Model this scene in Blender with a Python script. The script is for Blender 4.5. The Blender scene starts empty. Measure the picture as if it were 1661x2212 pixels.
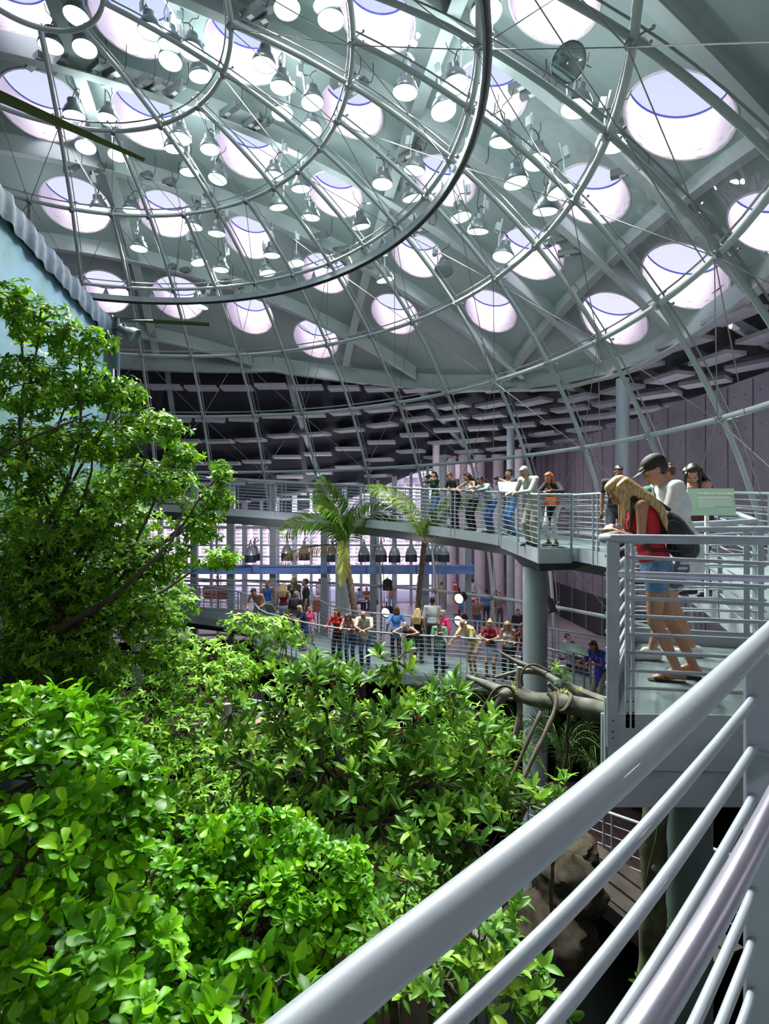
import bpy, bmesh, math, random
import numpy as np
from mathutils import Vector, Matrix, Quaternion, noise as mnoise

S = bpy.context.scene
COL = S.collection
PI = math.pi
rnd = random.Random(7)

# ------------------------------------------------------------------ camera
cam_d = bpy.data.cameras.new('camera')
cam = bpy.data.objects.new('camera', cam_d)
COL.objects.link(cam)
cam.location = (0, 0, 0)
cam.rotation_euler = (PI/2, 0, 0)
cam_d.sensor_fit = 'HORIZONTAL'
cam_d.sensor_width = 36
cam_d.lens = 36*1208.7/1661
cam_d.shift_x = (830.5-775.6)/1661
cam_d.shift_y = (1115.0-1106)/1661
cam_d.clip_start = .05
cam_d.clip_end = 400
S.camera = cam

# ------------------------------------------------------------------ world
W = bpy.data.worlds.new('sky')
S.world = W
W.use_nodes = True
wn = W.node_tree.nodes
wl = W.node_tree.links
bg = wn['Background']
tc = wn.new('ShaderNodeTexCoord')
sx = wn.new('ShaderNodeSeparateXYZ')
wr = wn.new('ShaderNodeValToRGB')
wl.new(tc.outputs['Generated'], sx.inputs[0])
wl.new(sx.outputs['Z'], wr.inputs[0])
wr.color_ramp.elements[0].color = (1.0, .86, .98, 1)
wr.color_ramp.elements[0].position = .02
wr.color_ramp.elements[1].color = (.47, .60, 1.0, 1)
wr.color_ramp.elements[1].position = .9
wl.new(wr.outputs[0], bg.inputs['Color'])
bg.inputs['Strength'].default_value = 1.15

sun_d = bpy.data.lights.new('sun', 'SUN')
sun_d.energy = 7
sun_d.angle = .55
sun_d.color = (1.0, .90, .94)
sun = bpy.data.objects.new('sun', sun_d)
COL.objects.link(sun)
sun.rotation_euler = Vector((.25, 1.0, -1.05)).to_track_quat('-Z', 'Y').to_euler()

S.view_settings.view_transform = 'Standard'
S.view_settings.look = 'None'
S.view_settings.gamma = 1
S.view_settings.exposure = 0.12
try:
    S.view_settings.use_curve_mapping = False
except Exception:
    pass
cy = S.cycles
cy.use_denoising = True
cy.max_bounces = 9
cy.diffuse_bounces = 3
cy.glossy_bounces = 3
cy.transmission_bounces = 4
cy.transparent_max_bounces = 14
cy.sample_clamp_indirect = 4
cy.sample_clamp_direct = 0
cy.caustics_reflective = False
cy.caustics_refractive = False
cy.use_adaptive_sampling = True
cy.adaptive_threshold = .025

# ------------------------------------------------------------------ helpers
F0, CX, CY = 1208.7, 775.6, 1115.0
def P(x, y, d):
    """the place in the hall seen at (x, y) standing d metres away"""
    return Vector(((x-CX)/F0*d, d, (CY-y)/F0*d))

DC = Vector((-5.98, 10.05, -3.83))     # centre of the glass sphere
DR = 13.7
def sph(az, el, r=DR):
    a, e = math.radians(az), math.radians(el)
    return DC + r*Vector((math.cos(e)*math.sin(a), math.cos(e)*math.cos(a), math.sin(e)))
def pol(az, r, z=0.):
    a = math.radians(az)
    return Vector((DC.x+r*math.sin(a), DC.y+r*math.cos(a), z))
def interp(x, tab):
    return float(np.interp(x, [t[0] for t in tab], [t[1] for t in tab]))

MATS = {}
def mat(name, col, rough=.5, metal=0., var=.0, scale=8., bump=0., bscale=40., spec=.5, emit=None, estr=0., col2=None, coat=0., trans=0.):
    if name in MATS:
        return MATS[name]
    m = bpy.data.materials.new(name)
    m.use_nodes = True
    n, l = m.node_tree.nodes, m.node_tree.links
    b = n['Principled BSDF']
    b.inputs['Roughness'].default_value = rough
    b.inputs['Metallic'].default_value = metal
    b.inputs['Specular IOR Level'].default_value = spec
    b.inputs['Coat Weight'].default_value = coat
    b.inputs['Base Color'].default_value = (*col, 1)
    t = n.new('ShaderNodeTexCoord')
    if var or col2:
        no = n.new('ShaderNodeTexNoise')
        no.inputs['Scale'].default_value = scale
        no.inputs['Detail'].default_value = 5
        r = n.new('ShaderNodeValToRGB')
        c2 = col2 or tuple(c*(1+var) for c in col)
        c1 = col if col2 else tuple(c*(1-var) for c in col)
        r.color_ramp.elements[0].color = (*c1, 1)
        r.color_ramp.elements[1].color = (*c2, 1)
        r.color_ramp.elements[0].position = .35
        r.color_ramp.elements[1].position = .65
        l.new(t.outputs['Object'], no.inputs['Vector'])
        l.new(no.outputs['Fac'], r.inputs[0])
        l.new(r.outputs[0], b.inputs['Base Color'])
    if bump:
        nb = n.new('ShaderNodeTexNoise')
        nb.inputs['Scale'].default_value = bscale
        nb.inputs['Detail'].default_value = 4
        bp = n.new('ShaderNodeBump')
        bp.inputs['Strength'].default_value = bump
        l.new(t.outputs['Object'], nb.inputs['Vector'])
        l.new(nb.outputs['Fac'], bp.inputs['Height'])
        l.new(bp.outputs[0], b.inputs['Normal'])
    if emit:
        b.inputs['Emission Color'].default_value = (*emit, 1)
        b.inputs['Emission Strength'].default_value = estr
    MATS[name] = m
    return m

def glassmat(name, tint=(1, 1, 1), refl=.9, wav=0., wscale=1.2, rough=0.02, base=.03):
    """thin architectural glass: see-through with a grazing reflection"""
    m = bpy.data.materials.new(name)
    m.use_nodes = True
    n, l = m.node_tree.nodes, m.node_tree.links
    n.remove(n['Principled BSDF'])
    out = n['Material Output']
    tr = n.new('ShaderNodeBsdfTransparent')
    tr.inputs[0].default_value = (*tint, 1)
    gl = n.new('ShaderNodeBsdfGlossy')
    gl.inputs['Roughness'].default_value = rough
    gl.inputs['Color'].default_value = (refl, refl, refl, 1)
    lw = n.new('ShaderNodeLayerWeight')
    lw.inputs['Blend'].default_value = .5
    pw = n.new('ShaderNodeMath')
    pw.operation = 'POWER'
    pw.inputs[1].default_value = 4.5
    l.new(lw.outputs['Facing'], pw.inputs[0])
    ad = n.new('ShaderNodeMath')
    ad.operation = 'MULTIPLY_ADD'
    ad.inputs[1].default_value = .75
    ad.inputs[2].default_value = base
    ad.use_clamp = True
    mx = n.new('ShaderNodeMixShader')
    l.new(pw.outputs[0], ad.inputs[0])
    l.new(ad.outputs[0], mx.inputs[0])
    l.new(tr.outputs[0], mx.inputs[1])
    l.new(gl.outputs[0], mx.inputs[2])
    l.new(mx.outputs[0], out.inputs[0])
    if wav:
        t = n.new('ShaderNodeTexCoord')
        nb = n.new('ShaderNodeTexNoise')
        nb.inputs['Scale'].default_value = wscale
        nb.inputs['Detail'].default_value = 1.5
        bp = n.new('ShaderNodeBump')
        bp.inputs['Strength'].default_value = wav
        bp.inputs['Distance'].default_value = .3
        l.new(t.outputs['Object'], nb.inputs['Vector'])
        l.new(nb.outputs['Fac'], bp.inputs['Height'])
        l.new(bp.outputs[0], gl.inputs['Normal'])
    MATS[name] = m
    return m

class MB:
    """collects shapes, then links them as one mesh object"""
    def __init__(s):
        s.v, s.f = [], []
    def add(s, v, f):
        k = len(s.v)
        s.v.extend([tuple(p) for p in v])
        s.f.extend([tuple(i+k for i in q) for q in f])
        return s
    def box(s, c, size, rot=None):
        hx, hy, hz = size[0]/2, size[1]/2, size[2]/2
        v = [Vector((x, y, z)) for x in (-hx, hx) for y in (-hy, hy) for z in (-hz, hz)]
        if rot is not None:
            R = rot if isinstance(rot, Matrix) else Matrix.Rotation(rot, 3, 'Z')
            v = [R @ p for p in v]
        c = Vector(c)
        return s.add([p+c for p in v], [(0, 1, 3, 2), (4, 6, 7, 5), (0, 4, 5, 1), (2, 3, 7, 6), (0, 2, 6, 4), (1, 5, 7, 3)])
    def bar(s, a, b, w, h, up=(0, 0, 1)):
        """box from a to b, w wide, h along up"""
        a, b = Vector(a), Vector(b)
        d = (b-a)
        L = d.length
        if L < 1e-6:
            return s
        d /= L
        upv = Vector(up)
        sd = d.cross(upv)
        if sd.length < 1e-4:
            sd = d.cross(Vector((1, 0, 0)))
        sd.normalize()
        u = sd.cross(d)
        v = []
        for t in (a, b):
            for i, j in ((-1, -1), (1, -1), (1, 1), (-1, 1)):
                v.append(t+sd*(i*w/2)+u*(j*h/2))
        return s.add(v, [(3, 2, 1, 0), (4, 5, 6, 7), (0, 1, 5, 4), (1, 2, 6, 5), (2, 3, 7, 6), (3, 0, 4, 7)])
    def tube(s, pts, r, n=8, closed=False, caps=True):
        pts = [Vector(p) for p in pts]
        m = len(pts)
        rs = r if isinstance(r, (list, tuple)) else [r]*m
        t0 = (pts[1]-pts[0]).normalized()
        nrm = t0.orthogonal().normalized()
        V, F = [], []
        prev = t0
        for i, p in enumerate(pts):
            if closed:
                t = (pts[(i+1) % m]-pts[i-1]).normalized()
            else:
                t = (pts[min(i+1, m-1)]-pts[max(i-1, 0)])
                t = t.normalized() if t.length > 1e-9 else prev
            q = prev.rotation_difference(t)
            nrm = (q @ nrm)
            nrm = (nrm-t*nrm.dot(t)).normalized()
            prev = t
            bn = t.cross(nrm)
            for k in range(n):
                a = 2*PI*k/n
                V.append(p+(nrm*math.cos(a)+bn*math.sin(a))*rs[i])
        for i in range(m if closed else m-1):
            j = (i+1) % m
            for k in range(n):
                k2 = (k+1) % n
                F.append((i*n+k, i*n+k2, j*n+k2, j*n+k))
        if caps and not closed:
            F.append(tuple(range(n))[::-1])
            F.append(tuple((m-1)*n+k for k in range(n)))
        return s.add(V, F)
    def lathe(s, prof, n=16, M=None, cap=True):
        """prof: list of (radius, z)"""
        V, F = [], []
        for r, z in prof:
            for k in range(n):
                a = 2*PI*k/n
                p = Vector((r*math.cos(a), r*math.sin(a), z))
                V.append(M @ p if M else p)
        for i in range(len(prof)-1):
            for k in range(n):
                k2 = (k+1) % n
                F.append((i*n+k, i*n+k2, (i+1)*n+k2, (i+1)*n+k))
        if cap:
            F.append(tuple(range(n))[::-1])
            F.append(tuple((len(prof)-1)*n+k for k in range(n)))
        return s.add(V, F)
    def ell(s, c, r, M=None, nu=14, nv=9):
        V, F = [], []
        c = Vector(c)
        r = r if isinstance(r, (tuple, list, Vector)) else (r, r, r)
        for i in range(1, nv):
            ph = PI*i/nv
            for k in range(nu):
                a = 2*PI*k/nu
                p = Vector((r[0]*math.sin(ph)*math.cos(a), r[1]*math.sin(ph)*math.sin(a), r[2]*math.cos(ph)))
                V.append(c+(M @ p if M else p))
        top, bot = Vector((0, 0, r[2])), Vector((0, 0, -r[2]))
        V += [c+(M @ top if M else top), c+(M @ bot if M else bot)]
        for i in range(nv-2):
            for k in range(nu):
                k2 = (k+1) % nu
                F.append((i*nu+k, (i+1)*nu+k, (i+1)*nu+k2, i*nu+k2))
        t, b = len(V)-2, len(V)-1
        for k in range(nu):
            k2 = (k+1) % nu
            F.append((t, k, k2))
            F.append((b, (nv-2)*nu+k2, (nv-2)*nu+k))
        return s.add(V, F)
    def cap(s, a, b, ra, rb, n=12):
        """tapered capsule"""
        a, b = Vector(a), Vector(b)
        d = b-a
        L = d.length
        if L < 1e-6:
            return s.ell(a, max(ra, rb))
        d = d/L
        pts, rs = [], []
        for i in range(4):
            t = -PI/2+PI/2*i/4
            pts.append(a+d*(ra*math.sin(t)))
            rs.append(max(ra*math.cos(t), ra*.02))
        pts.append(a); rs.append(ra)
        pts.append(b); rs.append(rb)
        for i in range(1, 5):
            t = PI/2*i/4
            pts.append(b+d*(rb*math.sin(t)))
            rs.append(max(rb*math.cos(t), rb*.02))
        return s.tube(pts, rs, n)
    def build(s, name, m, parent=None, smooth=True, loc=None, local=False):
        me = bpy.data.meshes.new(name)
        me.from_pydata([tuple(p) for p in s.v], [], s.f)
        if m is not None:
            me.materials.append(MATS[m] if isinstance(m, str) else m)
        if smooth:
            me.polygons.foreach_set('use_smooth', [True]*len(me.polygons))
            try:
                me.set_sharp_from_angle(angle=math.radians(38))
            except Exception:
                pass
        me.update()
        o = bpy.data.objects.new(name, me)
        COL.objects.link(o)
        if parent is not None:
            o.parent = parent
            if not local:
                o.matrix_parent_inverse = Matrix.LocRotScale(parent.location, parent.rotation_euler, None).inverted()
        if loc is not None:
            o.location = loc
        return o

def thing(name, label, cat, loc=(0, 0, 0), rz=0., group=None, kind=None):
    o = bpy.data.objects.new(name, None)
    o.empty_display_size = .1
    COL.objects.link(o)
    o.location = loc
    o.rotation_euler = (0, 0, rz)
    return tag(o, label, cat, group, kind)
def tag(o, label=None, cat=None, group=None, kind=None):
    if label: o['label'] = label
    if cat: o['category'] = cat
    if group: o['group'] = group
    if kind: o['kind'] = kind
    return o
def struct(o, label=None, cat=None):
    o['kind'] = 'structure'
    if label: o['label'] = label
    if cat: o['category'] = cat
    return o
ONES = 'first second third fourth fifth sixth seventh eighth ninth tenth eleventh twelfth thirteenth fourteenth fifteenth sixteenth seventeenth eighteenth nineteenth'.split()
def nth(i):
    """ordinal word for a zero-based place"""
    i += 1
    if i < 20: return ONES[i-1]
    tens = {2: ('twentieth', 'twenty'), 3: ('thirtieth', 'thirty'), 4: ('fortieth', 'forty'), 5: ('fiftieth', 'fifty')}[i//10]
    return tens[0] if i % 10 == 0 else tens[1]+'-'+ONES[i % 10-1]
def kids(o, _cache={}):
    return list(o.children)
def dup(root, loc=None, rot=None, label=None, group=None, ch=None):
    r = root.copy()
    COL.objects.link(r)
    if loc is not None: r.location = loc
    if rot is not None: r.rotation_euler = rot
    if label: r['label'] = label
    if group: r['group'] = group
    for c0 in (ch if ch is not None else root.children):
        c = c0.copy()
        COL.objects.link(c)
        c.parent = r
        for g0 in c0.children:
            g = g0.copy()
            COL.objects.link(g)
            g.parent = c
    return r

# ------------------------------------------------------------------ materials
mat('steel_paint', (.35, .41, .455), .38, 0, .05, 3, .03, 90, coat=.2)
mat('steel_paint_near', (.34, .375, .44), .45, 0, .04, 6, .02, 160, coat=.25)
mat('deck_paint', (.155, .215, .215), .5, 0, .09, 2.5, .08, 30)
mat('dome_tube', (.50, .575, .585), .35, 0, .04, 3)
mat('stainless', (.50, .47, .60), .36, .75, .1, 4, .05, 20)
mat('chrome_fitting', (.42, .45, .46), .3, .6)
mat('cable_steel', (.30, .31, .29), .4, .6)
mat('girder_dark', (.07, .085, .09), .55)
mat('roof_paint', (.34, .42, .41), .7, 0, .08, .6)
mat('beam_paint', (.40, .47, .46), .6, 0, .06, 1.)
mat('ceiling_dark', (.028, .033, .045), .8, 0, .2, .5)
mat('panel_white', (.36, .38, .42), .8, 0, .05, 2)
mat('skylight_wall', (.93, .80, .86), .75, 0, .02, 2)
mat('blue_rim', (.06, .08, .4), .4)
mat('concrete', (.20, .175, .215), .75, 0, .12, 1.2, .15, 12)
mat('mauve_wall', (.32, .22, .29), .7, 0, .08, .8)
mat('white_column', (.78, .70, .76), .6, 0, .03, 2)
mat('hall_floor', (.50, .38, .44), .35, 0, .1, .5)
mat('blue_beam', (.22, .38, .80), .4, 0, .05, 2)
mat('black', (.012, .012, .014), .5)
mat('rubber_black', (.02, .02, .022), .6)
mat('housing_grey', (.20, .23, .23), .35, .4)
mat('lamp_glow', (.9, 1, 1), .3, emit=(.74, 1.0, .96), estr=2.6)
mat('lamp_off', (.45, .55, .55), .08, .6)
mat('warm_glow', (1, .9, .8), .3, emit=(1, .80, .72), estr=2.2)
mat('bark', (.07, .055, .045), .85, 0, .35, 9, .6, 30)
mat('bark_green', (.09, .10, .05), .85, 0, .35, 9, .6, 30)
mat('drift_wood', (.11, .11, .09), .8, 0, .45, 7, .7, 25)
mat('vine_brown', (.085, .07, .045), .8, 0, .3, 20, .6, 60)
mat('pale_root', (.32, .26, .23), .8, 0, .3, 20, .5, 40)
mat('palm_trunk', (.17, .12, .09), .8, 0, .35, 14, .7, 30)
mat('rock', (.045, .034, .02), .9, 0, .45, 9, 1., 18)
mat('water', (.003, .004, .004), .16, 0, bump=.05, bscale=3)
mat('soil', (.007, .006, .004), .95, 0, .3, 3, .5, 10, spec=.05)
mat('olive_blade', (.075, .085, .03), .45, 0, .1, 5)
mat('orange_paint', (.85, .13, .05), .5)
mat('red_paint', (.7, .05, .05), .5)
mat('sign_green', (.26, .60, .25), .4)
mat('sign_pale', (.40, .60, .46), .4)
mat('sign_back', (.24, .30, .29), .4)
mat('sign_white', (.85, .9, .87), .5)
mat('sign_blue', (.08, .2, .35), .5)
mat('yellow', (.8, .6, .1), .5)
mat('table_white', (.7, .66, .72), .5)
glassmat('dome_glass', (.93, .965, .955), .8, .12, .9, .015, .012)
glassmat('pane_glass', (.93, .95, .97), .8)
glassmat('sky_glass', (.93, .95, 1.0), .6)
# ================================================================== SETTING
ZF = -5.2          # hall floor
# ---- roof shell over the glass dome, with round skylights
RR = 17.2
def rlim(az):
    return interp(az, [(-180, 18), (-60, 15.6), (-20, 15.2), (8, 15.2), (20, 16.0), (35, 17), (50, 17.8), (60, 17.7), (73, 16.8), (85, 15.8), (110, 15.6), (140, 17), (180, 18)])
def shell_z(x, y, R=0):
    return 11.5-((x-DC.x)**2+(y-DC.y)**2)/52
def on_shell(x, y, off=0.):
    d = Vector(((x-CX)/F0, 1, (CY-y)/F0))
    lo, hi = .5, 45.
    for _ in range(50):
        m = (lo+hi)/2
        if d.z*m < shell_z(d.x*m, m)+off: lo = m
        else: hi = m
    return d*lo
SKY = [(683,732,95),(853,678,100),(1060,672,105),(1325,688,130),(1478,597,165),(540,678,100),(385,643,107),(225,630,105),(703,590,100),(902,552,108),(1148,548,130),(1660,480,140),
       (540,513,105),(358,462,115),(165,443,137),(725,420,112),(962,390,125),(1278,420,145),(535,327,130),(760,240,125),(1060,200,140),(1465,252,208),(320,255,150),(92,230,170),(530,105,165),(290,40,180),(815,40,130),(1195,5,180),(20,10,165)]
SKYP, SKR = [], []
for x, y, w in SKY:
    p = on_shell(x, y)
    SKYP.append(p); SKR.append(min(max(w*p.y/F0/2, .78), 1.04))
# a few more of the same grid, past the top edge of the photograph
u_ = Vector((3.1, -2.0, 0)); v_ = Vector((.35, -2.55, 0))
for base, k in ((SKYP[25], (1, 0)), (SKYP[25], (0, 1)), (SKYP[25], (1, 1)), (SKYP[27], (0, 1)), (SKYP[28], (0, 1)), (SKYP[24], (0, 1)), (SKYP[26], (0, 1))):
    q = base+u_*k[0]+v_*k[1]
    if all((q.xy-s.xy).length > 2.1 for s in SKYP):
        SKYP.append(Vector((q.x, q.y, shell_z(q.x, q.y)))); SKR.append(.9)
from mathutils.geometry import delaunay_2d_cdt
_k = [i for i, p in enumerate(SKYP) if all((p.xy-q.xy).length > 2.15 for q in SKYP[:i])]
SKYP, SKR = [SKYP[i] for i in _k], [SKR[i] for i in _k]
pv, pe = [], []
def loop2(pts):
    k = len(pv)
    pv.extend(pts)
    pe.extend([(k+i, k+(i+1) % len(pts)) for i in range(len(pts))])
loop2([Vector(pol(-180+360*i/96, rlim(-180+360*i/96)).xy) for i in range(96)])
for p, SR in zip(SKYP, SKR):
    loop2([Vector((p.x+SR*math.cos(2*PI*i/40), p.y+SR*math.sin(2*PI*i/40))) for i in range(40)])
def free(x, y, m=.12):
    q = Vector((x, y))
    ro = (q-DC.xy).length
    if ro > rlim(math.degrees(math.atan2(x-DC.x, y-DC.y)))-.15: return False
    return all((q-p.xy).length > SR+m for p, SR in zip(SKYP, SKR))
g = -16.
gx = np.arange(-18, 18.1, .6)
for i in gx:
    for j in gx:
        if free(DC.x+i, DC.y+j): pv.append(Vector((DC.x+i, DC.y+j)))
ov, oe, of, _, _, _ = delaunay_2d_cdt(pv, pe, [], 0, 1e-5)
mb = MB()
mb.v = [(q.x, q.y, shell_z(q.x, q.y)) for q in ov]
for f in of:
    c = sum((ov[i] for i in f), Vector((0, 0)))/len(f)
    if any((c-p.xy).length < SR*.985 for p, SR in zip(SKYP, SKR)): continue
    if (c-DC.xy).length > rlim(math.degrees(math.atan2(c.x-DC.x, c.y-DC.y))): continue
    mb.f.append(tuple(f)[::-1])
k = len(mb.v)
nf = len(mb.f)
mb.v += [(x, y, z+.16) for x, y, z in mb.v]
mb.f += [tuple(i+k for i in q)[::-1] for q in mb.f[:nf]]
roof = mb.build('ceiling', 'roof_paint')
struct(roof, 'pale grey-green curved roof shell with rows of round skylights above the glass dome')

def where(p):
    x = CX+F0*p.x/p.y if p.y > .5 else 9999
    y = CY-F0*p.z/p.y if p.y > .5 else -999
    return x, y
ROWN = ['nearest the top edge', 'upper', 'middle', 'lower', 'lowest']
for i, p in enumerate(SKYP):
    SR = SKR[i]
    t = thing('skylight', 'x', 'skylight', (p.x, p.y, p.z), group='round skylights in the roof')
    n = 40
    w, lip = MB(), MB()
    # vertical white well whose foot follows the roof
    sl = Vector((p.x-DC.x, p.y-DC.y))/26
    bot, top, bot2, top2 = [], [], [], []
    for k in range(n):
        a = 2*PI*k/n
        for lst, rr, up in ((bot, SR, 0), (bot2, SR+.04, 0)):
            x, y = p.x+rr*math.cos(a), p.y+rr*math.sin(a)
            lst.append(Vector((x-p.x, y-p.y, shell_z(x, y)-p.z-.02)))
        for lst, rr in ((top, SR-.02), (top2, SR+.04)):
            x, y = rr*math.cos(a), rr*math.sin(a)
            lst.append(Vector((x, y, .85-.8*(x*sl.x+y*sl.y))))
    w.v = [tuple(q) for q in bot+top+top2+bot2]
    for ring in range(4):
        for k in range(n):
            k2 = (k+1) % n
            a0, b0 = ring*n, ((ring+1) % 4)*n
            w.f.append((a0+k, b0+k, b0+k2, a0+k2))
    w.build('well', 'skylight_wall', t, local=True)
    rim = MB()
    rim.tube([q*1.0+Vector((0, 0, -.015)) for q in top], .022, 6, closed=True)
    rim.build('rim', 'blue_rim', t, local=True)
    g = MB()
    g.v = [(q.x, q.y, q.z-.005) for q in top]
    g.f = [tuple(range(n))]
    g.build('pane', 'sky_glass', t, smooth=False, local=True)
    x, y = where(p)
    t['label'] = 'round white skylight well in the curved roof'
    t['_xy'] = (x, y)
# place words that single each skylight out: rank them by row, then from the left
vis = [o for o in COL.objects if o.name.startswith('skylight') and '_xy' in o]
ins = [o for o in vis if -60 < o['_xy'][0] < 1720 and -80 < o['_xy'][1] < 2212]
ins.sort(key=lambda o: -o['_xy'][1])
ORD = ['first', 'second', 'third', 'fourth', 'fifth', 'sixth', 'seventh', 'eighth', 'ninth', 'tenth']
rows = []
for o in ins:
    for r in rows:
        if abs(np.mean([q['_xy'][1] for q in r])-o['_xy'][1]) < 48:
            r.append(o); break
    else:
        rows.append([o])
for j, r in enumerate(rows):
    r.sort(key=lambda o: o['_xy'][0])
    for i, o in enumerate(r):
        o['label'] = 'white skylight, %s from the left in the %s skylight row counted upward' % (ORD[i], ORD[min(j, 9)])
for o in vis:
    if o not in ins:
        o['label'] = 'round white skylight beyond the top edge of the view'
    del o['_xy']

# ---- curved roof beams hung under the shell, two crossing families
ud = Vector((3.1, -2.0)).normalized(); un = Vector((-ud.y, ud.x))
def roof_beam(p0, d, ln, drop, w, name, label):
    pts = []
    s = -ln
    while s <= ln:
        q = Vector(p0)+d*s
        ro = math.hypot(q.x-DC.x, q.y-DC.y)
        az = math.degrees(math.atan2(q.x-DC.x, q.y-DC.y))
        if ro < rlim(az)-.1:
            pts.append(Vector((q.x, q.y, shell_z(q.x, q.y))))
        s += .7
    if len(pts) < 4:
        return
    n2 = Vector((-d.y, d.x, 0))
    m1, m2 = MB(), MB()
    def strip(m, w, z0, z1):
        V, F = [], []
        for q in pts:
            V += [q+n2*w/2+Vector((0, 0, z0)), q-n2*w/2+Vector((0, 0, z0)), q-n2*w/2+Vector((0, 0, z1)), q+n2*w/2+Vector((0, 0, z1))]
        for i in range(len(pts)-1):
            for k in range(4):
                k2 = (k+1) % 4
                F.append((i*4+k, i*4+k2, i*4+4+k2, i*4+4+k))
        F += [(3, 2, 1, 0), tuple(len(V)-4+k for k in range(4))]
        m.add(V, F)
    strip(m1, .05, -drop, .05)
    strip(m2, w, -drop-.03, -drop)
    t = m1.build(name, 'beam_paint', smooth=False)
    struct(t)
    f = m2.build('flange', 'beam_paint', t, smooth=False)
    return pts
bd = Vector((.932, .362))
for p0 in ((-8.2, 27.0), (-7.5, 23.9), (-6.8, 20.4), (-6.1, 17.0), (-5.45, 14.1), (.1, 13.25), (3.35, 11.75), (4.2, 9.2), (4.9, 6.4)):
    roof_beam(p0, bd, 30, .5, .24, 'ceiling_beam', None)
for p0 in ((-7.7, 18.3), (.4, 19.0), (7.4, 14.2)):
    roof_beam(p0, Vector((.18, -.984)), 30, .42, .3, 'ceiling_beam', None)

# ---- dark valley of the roof beyond the shell
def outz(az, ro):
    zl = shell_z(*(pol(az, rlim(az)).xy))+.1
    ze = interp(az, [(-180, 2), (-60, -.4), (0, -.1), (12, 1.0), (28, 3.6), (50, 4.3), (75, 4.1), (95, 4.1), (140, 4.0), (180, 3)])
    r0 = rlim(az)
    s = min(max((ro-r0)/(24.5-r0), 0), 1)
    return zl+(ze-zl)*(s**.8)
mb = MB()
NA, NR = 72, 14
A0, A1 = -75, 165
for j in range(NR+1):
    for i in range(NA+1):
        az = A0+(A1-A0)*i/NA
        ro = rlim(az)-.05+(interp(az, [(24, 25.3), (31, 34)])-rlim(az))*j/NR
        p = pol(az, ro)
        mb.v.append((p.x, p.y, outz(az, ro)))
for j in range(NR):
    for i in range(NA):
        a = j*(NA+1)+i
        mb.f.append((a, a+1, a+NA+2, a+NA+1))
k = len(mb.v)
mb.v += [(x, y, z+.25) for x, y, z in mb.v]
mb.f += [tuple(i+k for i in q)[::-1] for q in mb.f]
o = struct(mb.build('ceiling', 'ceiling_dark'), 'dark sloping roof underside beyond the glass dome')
# radial ribs of that roof
for az in range(-50, 150, 20):
    pts = [pol(az, ro, outz(az, ro)-.12) for ro in np.linspace(rlim(az), 24.5, 8)]
    mb = MB()
    for a, b in zip(pts[:-1], pts[1:]):
        mb.bar(a, b, .22, .26)
    struct(mb.build('ceiling_beam', 'steel_paint', smooth=False))
# edge beam round the shell
mb = MB()
pts = []
for az in range(-70, 162, 3):
    p = pol(az, rlim(az)-.08)
    pts.append(Vector((p.x, p.y, shell_z(p.x, p.y)-.28)))
for a, b in zip(pts[:-1], pts[1:]):
    mb.bar(a, b, .10, .62)
    mb.bar(a-Vector((0, 0, .33)), b-Vector((0, 0, .33)), .34, .05)
struct(mb.build('ceiling_beam', 'beam_paint', smooth=False))

# ---- floating acoustic panels
pm = MB()
pm.box((0, 0, 0), (1.42, .78, .13))
base = None
PAN = {}
for ri, ro in enumerate((15.8, 17.1, 18.2, 19.5, 20.9, 22.3)):
    st = 1.62/ro*57.3
    az = -34+(ri % 2)*st/2
    while az < 122:
        rl = rlim(az)
        rr = ro+(rl-15.2)*.8
        p = pol(az, rr, outz(az, rr)-.45)
        x, y = where(p)
        if 180 < x < 1760 and p.y > 2:
            r = (0, 0, -math.radians(az)+.25*math.sin(ri*2.1+az*.05))
            if base is None:
                base = pm.build('acoustic_panel', 'panel_white', smooth=False)
                tag(base, 'x', 'acoustic panel', 'white acoustic panels hung under the dark roof')
                o = base
            else:
                o = base.copy(); COL.objects.link(o)
            o.location = p
            o.rotation_euler = r
            PAN.setdefault(ri, []).append((x, o))
        az += st

for ri, row in PAN.items():
    row.sort(key=lambda q: q[0])
    for i, (x, o) in enumerate(row):
        o['label'] = 'flat white acoustic panel, %s from left in the %s row below the roof shell' % (nth(i), nth(ri))

# ---- hall walls
def slab(name, a, b, z0, z1, th, m, lab=None):
    mb = MB()
    a, b = Vector((a[0], a[1], 0)), Vector((b[0], b[1], 0))
    mb.bar(a+Vector((0, 0, (z0+z1)/2)), b+Vector((0, 0, (z0+z1)/2)), th, z1-z0)
    return struct(mb.build(name, m, smooth=False), lab)
WX = 10.6
cw = slab('wall_right', (WX, -5), (WX, 33), -9.5, 3.7, .3, 'concrete', 'board-marked concrete wall with vertical joints')
# joints and tie holes of the concrete
mj = MB(); mh = MB()
y = -2.5
while y < 33:
    mj.box((WX-.152, y, -2.9), (.012, .03, 13.1))
    for z in np.arange(-4.8, 3.5, .9):
        mh.box((WX-.152, y+.3, z), (.01, .035, .035)); mh.box((WX-.152, y+.75, z), (.01, .035, .035))
    y += 1.02
mj.build('joint', 'black', cw, smooth=False, local=False)
mh.build('tie_hole', 'black', cw, smooth=False, local=False)
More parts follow.
